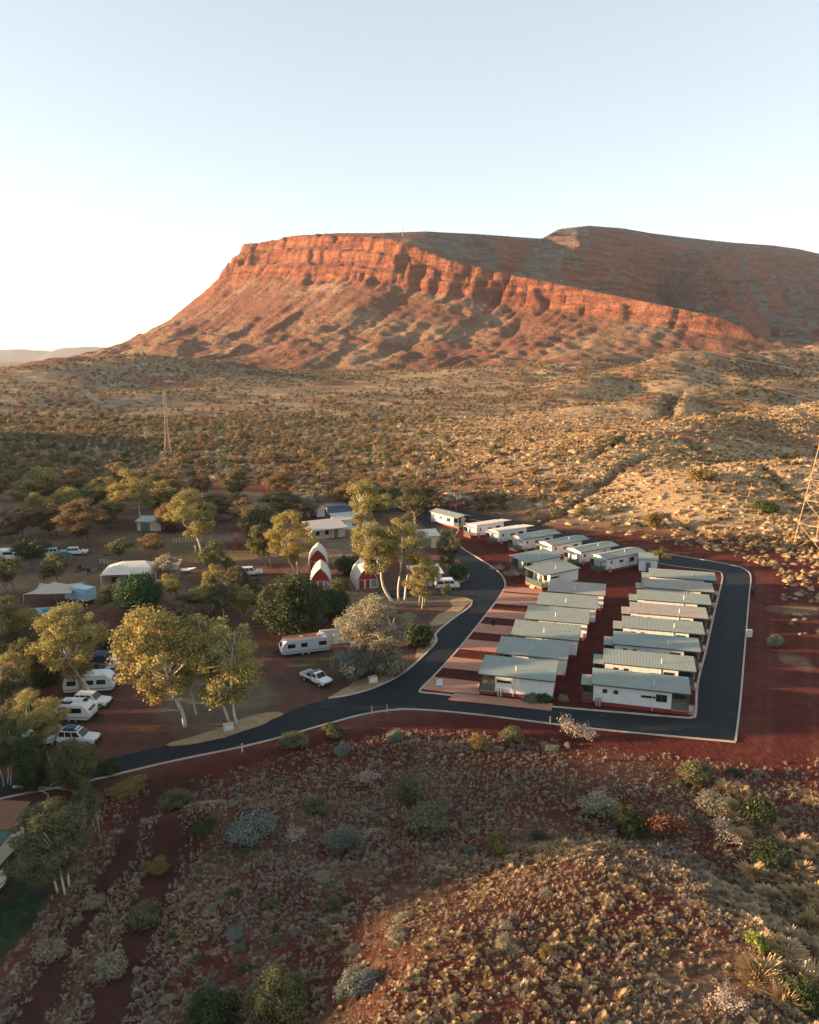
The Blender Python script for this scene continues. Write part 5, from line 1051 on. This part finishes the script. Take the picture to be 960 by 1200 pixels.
for a in [(38, 652, 56, 26, 'bigdark', 'long dark hedge bush beside the pale blue wagon'), (538, 678, 30, 26, 'green', 'round clipped bright green bush by the road bend'), (415, 796, 70, 46, 'bigblue', 'grey blue sprawling bush behind the white tray utility'), (455, 790, 50, 34, 'grey', 'grey bush under the bushy grey green gum'), (490, 755, 38, 30, 'dark', 'dark green bush at the kerb tip beside the curved road'), (425, 668, 44, 26, 'olive', 'olive hedge between the arched huts'), (405, 672, 36, 26, 'dark', 'dark shrub right of the twin arched huts'), (398, 692, 30, 18, 'olive', 'low olive shrub in front of the gap between huts'),
          (240, 700, 44, 16, 'olive', 'olive bush behind the golden gums, beside the small boxy trailer'), (300, 706, 40, 16, 'green', 'green bush at the foot of the huge dark tree'), (110, 760, 46, 20, 'dark', 'dark bush behind the blue tent utility'), (52, 800, 44, 22, 'dark', 'dark bush beside the long white caravan'), (128, 905, 30, 22, 'dark', 'dark shrub where the road passes the dark leafy tree'),
          (640, 823, 26, 16, 'green', 'green garden shrub between the two front cabins'), (622, 822, 24, 12, 'blue', 'pale blue garden shrub beside the front wide cabin'), (760, 832, 14, 9, 'grey', 'tiny grey shrub in front of the foremost long cabin'), (660, 822, 14, 10, 'grey', 'small pale garden plant by the red plinth of the foremost long cabin'), (583, 668, 20, 10, 'twig', 'grey shrub in the dirt garden at the road bend'), (600, 676, 22, 12, 'twig', 'second grey shrub in the dirt garden near the turned cabins'),
          (908, 757, 20, 16, 'grey', 'lone pale green ball shrub on the red dirt beside the outer road'), (896, 600, 34, 18, 'dark', 'dark bush on the spinifex slope left of the wide lattice tower'), (765, 618, 24, 22, 'gold', 'golden bush at the foot of the spinifex slope'), (720, 522, 26, 12, 'olive', 'olive bush on the middle of the spinifex ridge'), (822, 562, 34, 16, 'gold', 'golden olive bush high on the spinifex slope'), (925, 540, 20, 10, 'gold', 'yellow bush near the top of the spinifex slope'),
          (672, 864, 40, 52, 'twig', 'tall pale bare twiggy shrub beside the bottom road kerb'), (690, 868, 26, 30, 'twig', 'lower pale twiggy shrub beside the tall bare one'), (600, 868, 32, 24, 'olive', 'olive bush below the kerb near the front wide cabin'), (560, 876, 28, 20, 'gold', 'yellow flowering bush below the kerb'), (462, 868, 26, 18, 'blue', 'pale blue bush below the junction guide posts'),
          (390, 862, 34, 20, 'dark', 'dark bush below the outer kerb'), (345, 872, 40, 18, 'olive', 'olive bush along the outer kerb'), (400, 885, 24, 16, 'blue', 'pale mint bush below the outer kerb'),
          (430, 918, 34, 34, 'twig', 'lilac grey twiggy bush on bare red earth'), (478, 938, 34, 44, 'olive', 'upright olive shrub on the red slope'), (293, 982, 60, 32, 'blue', 'sprawling blue green bush with bare white stems'), (240, 978, 40, 26, 'dark', 'dark bush beside the blue green bush'), (205, 945, 44, 24, 'olive', 'low olive bush beside the dirt track top'), (402, 996, 62, 40, 'bigblue', 'large grey blue bush in the middle of the scrub'), (345, 985, 40, 30, 'twig', 'bare white branched shrub left of the large grey blue bush'), (372, 950, 30, 22, 'olive', 'small olive bush above the large grey blue bush'),
          (583, 1000, 32, 34, 'gold', 'yellowish olive bush beside orange sand'), (500, 965, 60, 22, 'olive', 'wide low olive bush in the scrub'), (390, 1070, 26, 30, 'olive', 'small upright olive bush in the grey scrub'), (325, 1198, 120, 84, 'big', 'large dark olive bush in the lower scrub'), (250, 1199, 80, 50, 'bigdark', 'dark bush left of the large dark olive bush'), (420, 1160, 64, 28, 'bigblue', 'wide grey blue bush right of the large dark olive bush'), (465, 1100, 28, 16, 'grey', 'grey bush above the wide grey blue bush'),
          (735, 975, 60, 44, 'bigdark', 'dark bare bush behind the mound crest'), (775, 978, 52, 46, 'rust', 'rusty dead bush on the mound crest'), (700, 950, 50, 26, 'grey', 'pale grey bush left of the dark bare bush'), (815, 915, 48, 32, 'olive', 'olive bush on the red dirt bank'), (850, 985, 46, 46, 'twig', 'pale fallen branches like bare shrub right of the rusty bush'), (890, 962, 44, 36, 'dark', 'dark teal bush in the gully'), (835, 950, 44, 30, 'grey', 'grey shrub between the rusty and teal bushes'),
          (885, 1118, 30, 46, 'lime', 'bright lime green bush on the mound shoulder'), (905, 1128, 34, 24, 'olive', 'olive bush beside the lime green bush'), (850, 1180, 50, 40, 'twig', 'pale brown dead shrub low on the mound'), (940, 1180, 60, 46, 'bigdark', 'dark teal bush with fallen sticks in the lower gully'), (905, 1010, 50, 30, 'dark', 'dark bush at the head of the gully'),
          (110, 1060, 30, 14, 'grey', 'grey bush strip beside the lawn edge'), (60, 1120, 44, 26, 'grey', 'low grey bush along the lawn path'), (170, 1080, 40, 30, 'olive', 'olive scrub between the two dirt tracks'), (130, 1140, 40, 30, 'grey', 'grey scrub between the tracks, lower down'), (185, 1020, 30, 20, 'gold', 'gold bush catching light above the track'), (150, 925, 44, 14, 'gold', 'dry yellow brush where the track meets the road'), (640, 1120, 22, 14, 'gold', 'golden shrub on the mound slope'), (590, 1110, 26, 16, 'grey', 'grey cushion bush on the mound slope')]:
    bush(*a)

TRK = [([hit(u, v)[:2] for u, v in pts], wd) for pts, wd in (([(185, 925), (150, 985), (95, 1090), (30, 1200)], 1.5), ([(215, 925), (195, 1000), (165, 1090), (120, 1210)], 2.0), ([(85, 1030), (45, 1095), (-10, 1160)], .6))]
g_ = random.Random(9); nb = 0
for i in range(600):
    u, v = g_.uniform(120, 955), g_.uniform(850, 1195); x, y, z = hit(u, v); a_ = np.array([x]); b_ = np.array([y])
    if nb >= 90 or seg_sd(a_, b_, SETTLE)[0] < 2.5 or float(fbm(x/9, y/9, 77, 2)) < -.05 or (seg_sd(a_, b_, MOUND)[0] < 1 and g_.random() < .8): continue
    if any(seg_sd(a_, b_, L, False)[0] < wd+.5 for L, wd in TRK): continue
    kd = g_.choice(('olive', 'grey', 'blue', 'grey', 'dark', 'gold', 'twig', 'twig')); wd_ = g_.uniform(9, 24); o = bush(u, v, wd_, wd_*g_.uniform(.3, .6), kd, f'low {dict(olive="olive", grey="pale grey", blue="blue grey", dark="dark green", gold="yellowish", twig="bare twiggy")[kd]} shrub dotted through the foreground scrub')
    o['group'] = f'{kd} shrubs of the foreground scrub'; o.scale[1] *= g_.uniform(.6, 1.1); nb += 1
# ------------------------------------------------------------------ ground cover: spinifex and scrub
def clump(seed, n=70, r=.5, h=.42, core=.78):
    g = np.random.default_rng(seed); V, F, T = [], [], []
    k = 9; rings = [(0, h*core), (r*.42*core/.8, h*core*.86), (r*core, h*core*.45), (r*core*1.1, -.06)]; ph = g.random(3)*6.28
    for ri, (rr, z) in enumerate(rings):
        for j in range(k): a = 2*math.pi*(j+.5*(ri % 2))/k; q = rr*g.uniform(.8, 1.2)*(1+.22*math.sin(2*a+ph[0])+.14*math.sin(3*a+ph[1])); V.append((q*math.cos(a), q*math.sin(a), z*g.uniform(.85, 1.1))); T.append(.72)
    for ri in range(3):
        for j in range(k): F.append((ri*k+j, (ri+1)*k+j, (ri+1)*k+(j+1) % k, ri*k+(j+1) % k))
    for i in range(n):
        a = g.random()*6.283; el = math.asin(g.random()**.7); d = np.array([math.cos(a)*math.cos(el), math.sin(a)*math.cos(el), math.sin(el)]); L = g.uniform(.7, 1.25)*(1+.22*math.sin(2*a+ph[0])+.14*math.sin(3*a+ph[1]))
        b = d*np.array([r, r, h])*.45; e = d*np.array([r, r, h*1.05])*1.0*L; sd_ = np.array([-math.sin(a), math.cos(a), 0])*.03; j = len(V)
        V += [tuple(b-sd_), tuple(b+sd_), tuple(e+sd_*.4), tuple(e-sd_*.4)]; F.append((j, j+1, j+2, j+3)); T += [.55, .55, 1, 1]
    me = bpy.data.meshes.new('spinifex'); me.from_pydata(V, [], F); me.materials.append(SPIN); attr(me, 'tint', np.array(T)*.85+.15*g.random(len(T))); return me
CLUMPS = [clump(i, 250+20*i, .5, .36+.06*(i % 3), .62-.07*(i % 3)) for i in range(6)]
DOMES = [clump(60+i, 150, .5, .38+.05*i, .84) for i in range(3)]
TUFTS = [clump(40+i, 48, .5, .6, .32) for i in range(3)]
SCRUB = [make_shrub(20+i, 3.2, 4.2, 8, .24, 55, m) for i, m in enumerate((LEAF_OLIVE, LEAF_BROWN, LEAF_DARK, LEAF_GREY, LEAF_BROWN))]
def scatter(name, P, scl, idx, tint, meshes, label, sz=None):
    me = bpy.data.meshes.new(name); me.from_pydata([tuple(p) for p in P.tolist()], [], []); n = len(P)
    attr(me, 'tint', tint); attr(me, 'scl', scl); attr(me, 'scz', scl if sz is None else sz); attr(me, 'rot', rng.random(n)*6.283)
    a = me.attributes.new('idx', 'INT', 'POINT'); a.data.foreach_set('value', np.asarray(idx, np.int32))
    ng = bpy.data.node_groups.new(name+'_nodes', 'GeometryNodeTree'); ng.interface.new_socket('Geometry', in_out='INPUT', socket_type='NodeSocketGeometry'); ng.interface.new_socket('Geometry', in_out='OUTPUT', socket_type='NodeSocketGeometry')
    gi, go, jn = ng.nodes.new('NodeGroupInput'), ng.nodes.new('NodeGroupOutput'), ng.nodes.new('GeometryNodeJoinGeometry'); L = ng.links.new
    def na(nm, ty): x = ng.nodes.new('GeometryNodeInputNamedAttribute'); x.data_type = ty; x.inputs[0].default_value = nm; return x.outputs[0]
    ro = ng.nodes.new('ShaderNodeCombineXYZ'); L(na('rot', 'FLOAT'), ro.inputs[2]); sc = ng.nodes.new('ShaderNodeCombineXYZ'); s_ = na('scl', 'FLOAT'); L(s_, sc.inputs[0]); L(s_, sc.inputs[1]); L(na('scz', 'FLOAT'), sc.inputs[2]); ix = na('idx', 'INT')
    for k, m in enumerate(meshes):
        ob = bpy.data.objects.new(m.name+'_source', m); oi = ng.nodes.new('GeometryNodeObjectInfo'); oi.inputs['Object'].default_value = ob; oi.inputs['As Instance'].default_value = True
        cm = ng.nodes.new('FunctionNodeCompare'); cm.data_type = 'INT'; cm.operation = 'EQUAL'; L(ix, cm.inputs[2]); cm.inputs[3].default_value = k
        io = ng.nodes.new('GeometryNodeInstanceOnPoints'); L(gi.outputs[0], io.inputs['Points']); L(cm.outputs[0], io.inputs['Selection']); L(oi.outputs['Geometry'], io.inputs['Instance']); L(ro.outputs[0], io.inputs['Rotation']); L(sc.outputs[0], io.inputs['Scale']); L(io.outputs[0], jn.inputs[0])
    L(jn.outputs[0], go.inputs[0]); o = link(bpy.data.objects.new(name, me)); md = o.modifiers.new('scatter', 'NODES'); md.node_group = ng
    o['kind'] = 'stuff'; o['label'] = label; o['category'] = 'ground cover'; return o
def jitter(x0, x1, y0, y1, sp):
    nx, ny = int((x1-x0)/sp), int((y1-y0)/sp); gx_, gy_ = np.meshgrid(np.arange(nx), np.arange(ny)); n = gx_.size
    return x0+(gx_.ravel()+rng.random(n)*.95)*sp, y0+(gy_.ravel()+rng.random(n)*.95)*sp
def in_view(x, y, m=1.06): return np.abs(x) < (.535*m)*np.maximum(y*1.02+8, 5)
LAWN = [gp(u, v) for u, v in ((-80, 940), (60, 950), (78, 1030), (40, 1085), (-5, 1145), (-80, 1200), (-120, 1200))]
def open_land(x, y):
    k = seg_sd(x, y, SETTLE) > 1.5
    for L, wd in TRK: k &= seg_sd(x, y, L, False) > wd*.6+.5*fbm(x/2, y/2, 93, 2)+.3*(rng.random(x.shape)-.5)*wd
    return k & (seg_sd(x, y, LAWN) > 0)
# foreground
x, y = jitter(-60, 60, 35, 97, .40); md = seg_sd(x, y, MOUND); k = open_land(x, y) & in_view(x, y)
patch = fbm(x/7, y/7, 501, 3); fine = fbm(x/2.2, y/2.2, 507, 2)
dens = np.clip(.55+.8*patch+.35*fine, .10, .95); dens = np.where(md < 3, np.clip(.46+.7*patch+.4*fine, .04, .85), dens); dens *= np.where((x > 18) & (y > 70), .35+.65*(y < 78), 1)
dens *= np.where(seg_sd(x, y, SETTLE) < 5, .35, 1)
k &= rng.random(len(x)) < dens; x, y, md = x[k], y[k], md[k]
sc = np.minimum(1.9, rng.gamma(2.0, .25, len(x))+.16)*np.where(md < 3, .54, .46)*np.where((x > 22) & (y < 64), 1.35, 1); tint = np.clip(.78+.7*fbm(x/11, y/11, 511, 2)-np.where(md < 3, .55, 0)+rng.normal(size=len(x))*.15, 0, 1)  # mound hummocks tinted gold as sunlit, the others greyer as shaded
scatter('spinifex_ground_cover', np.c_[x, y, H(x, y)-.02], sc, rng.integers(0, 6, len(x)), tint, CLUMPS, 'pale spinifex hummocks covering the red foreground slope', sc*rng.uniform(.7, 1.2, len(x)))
x, y = jitter(-60, 60, 35, 97, .31); md = seg_sd(x, y, MOUND); k = open_land(x, y) & in_view(x, y) & (rng.random(len(x)) < np.clip(.50+.8*fbm(x/5, y/5, 531, 3), .06, .9)*np.where((x > 18) & (y > 72), .4, 1)); x, y = x[k], y[k]
scatter('dry_tuft_cover', np.c_[x, y, H(x, y)-.02], rng.gamma(4, .068, len(x)), rng.integers(0, 3, len(x)), np.clip(.75+.3*rng.normal(size=len(x)), 0, 1), TUFTS, 'tiny grey dry tufts strewn over the red foreground')
# large tussocks, one by one
n_t = 0
for i in range(400):
    u, v = random.uniform(838, 958), random.uniform(905, 1195)
    if n_t >= 90 or (u < 880 and v > 1010): continue
    x, y, z = hit(u, v)
    if seg_sd(np.array([x]), np.array([y]), SETTLE)[0] < 6 or float(fbm(x/5, y/5, 71, 2)) < -.15: continue
    o = link(bpy.data.objects.new('spinifex_tussock', CLUMPS[i % 6])); s = random.uniform(1.1, 2.6); o.location = (x, y, z-.05); o.scale = (s, s, s*random.uniform(.65, 1.0)); o.rotation_euler = (0, 0, random.random()*6); n_t += 1
    tag(o, 'large rounded pale spinifex tussock in the gully beside the mound', 'tussock', 'large tussocks in the gully')
# spinifex slope on the right
x, y = jitter(-30, 360, 120, 600, 1.3); sd = seg_sd(x, y, SETTLE); hl = sstep(-10, 60, x+.1*(y-240)); k = in_view(x, y) & (sd > 3) & (rng.random(len(x)) < np.clip((.62+.55*fbm(x/26, y/20, 521, 3))*hl, 0, .93)*np.where(sd < 14, .5, 1)*sstep(620, 400, y+0*x))
x, y = x[k], y[k]; sc = rng.gamma(4, .32, len(x)); tint = np.clip(.08+.5*fbm(x/40, y/40, 523, 2)+rng.normal(size=len(x))*.15, 0, 1)
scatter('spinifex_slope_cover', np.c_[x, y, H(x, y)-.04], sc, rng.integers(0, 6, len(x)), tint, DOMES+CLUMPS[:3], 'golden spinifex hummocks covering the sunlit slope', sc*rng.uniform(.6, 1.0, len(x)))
# bushes of the plain: the ones that show largest are single things, the rest a mass
def plain_bushes(x0, x1, y0, y1, sp, f):
    x, y = jitter(x0, x1, y0, y1, sp); sd = seg_sd(x, y, SETTLE); k = in_view(x, y) & (sd > 6) & (rng.random(len(x)) < f(x, y)); return x[k], y[k]
hillf = lambda x, y: 1-.93*sstep(-20, 70, x+.15*(y-240))
A = plain_bushes(-330, 330, 190, 560, 3.9, lambda x, y: np.clip(.68+.75*fbm(x/42, y/30, 601, 3)+.25*sstep(-40, -160, x), .03, .95)*hillf(x, y)*sstep(620, 380, y+.4*x))
B = plain_bushes(-800, 800, 430, 1180, 5.6, lambda x, y: np.clip(.48+.75*fbm(x/90, y/50, 611, 3), .02, .9)*(1-.72*sstep(40, 200, x)*sstep(640, 480, y)))
x, y = np.r_[A[0], B[0]], np.r_[A[1], B[1]]; sc = rng.gamma(9, .092, len(x))*np.where(y > 500, 1.1, 1); idx = rng.choice(5, len(x), p=[.22, .34, .06, .16, .22]); shw = sc/y; order = np.argsort(-shw); z = H(x, y)
for i in order[:290]:
    o = link(bpy.data.objects.new('scrub_bush', SCRUB[idx[i]])); s = sc[i]; o.location = (x[i], y[i], z[i]-.1); o.scale = (s, s, s*random.uniform(.7, 1.1)); o.rotation_euler = (0, 0, random.random()*6)
    c_ = ('olive', 'brown', 'dark', 'grey', 'brown')[idx[i]]; tag(o, f'{c_} leafed wild bush in the scrub behind the camp', 'bush', f'{c_} bushes of the scrub')
r_ = order[290:]; scatter('plain_scrub', np.c_[x, y, z-.1][r_], sc[r_], idx[r_], np.zeros(len(r_)), SCRUB, 'dense brown and olive scrub covering the plain below the mesa', (sc*rng.uniform(.6, 1.0, len(sc)))[r_])
# taller gums scattered over the plain
PG = [(60, 490), (80, 470), (118, 492), (155, 470), (300, 483), (312, 476), (385, 470), (430, 492), (238, 520), (140, 560), (40, 570), (500, 462), (590, 478), (480, 500), (545, 450), (610, 440), (350, 455), (250, 462), (520, 520), (400, 530), (320, 545), (640, 430), (700, 424), (830, 432), (860, 428), (905, 430), (940, 425), (450, 545), (90, 545), (20, 535), (180, 585), (70, 588), (280, 566), (380, 556)]
for i, (u, v) in enumerate(PG):
    x, y, z = hit(u, v); d = y/FPX
    if y > 1300: continue
    px = min(26, max(9, 6.5/d))
    o = plant_tree(u, v, v-px*.95, px*1.05, GUMS[i % 6], (G, LEAF_GREY, Br)[i % 3], f'{("golden", "grey green", "brown")[i % 3]} gum tree standing above the scrub of the plain', u, None, 'plain_gum_tree', f'{("golden", "grey green", "brown")[i % 3]} gums over the plain', ground=(x, y, z))
# dark dots of scrub on the mesa slopes
x, y = jitter(-700, 900, 940, 1680, 13.0); mh, ms, rc = mesa_h(x, y, H(x, y)); k = in_view(x, y) & (ms < rc) & (ms > -60) & (rng.random(len(x)) < np.clip(.35+.8*fbm(x/70, y/70, 701, 3), 0, .8)); x, y, mh = x[k], y[k], mh[k]
scatter('mesa_scrub', np.c_[x, y, mh-.3], rng.gamma(8, .08, len(x)), rng.integers(0, 5, len(x)), np.zeros(len(x)), SCRUB, 'scattered low scrub on the mesa slopes')
# ------------------------------------------------------------------ air
hz, n_, b_ = newmat('haze_air'); n_.nodes.remove(b_); pv = n_.nodes.new('ShaderNodeVolumePrincipled'); pv.inputs['Color'].default_value = (.72, .86, 1, 1); pv.inputs['Density'].default_value = 3.2e-5; pv.inputs['Anisotropy'].default_value = .2
n_.links.new(pv.outputs[0], n_.nodes['Material Output'].inputs['Volume'])
o = MB().box(-11500, 11500, -700, 16000, -115, 620).build('haze', hz); o['kind'] = 'stuff'; o['label'] = 'thin pale haze over the whole plain'
scene.cycles.volume_bounces = 0
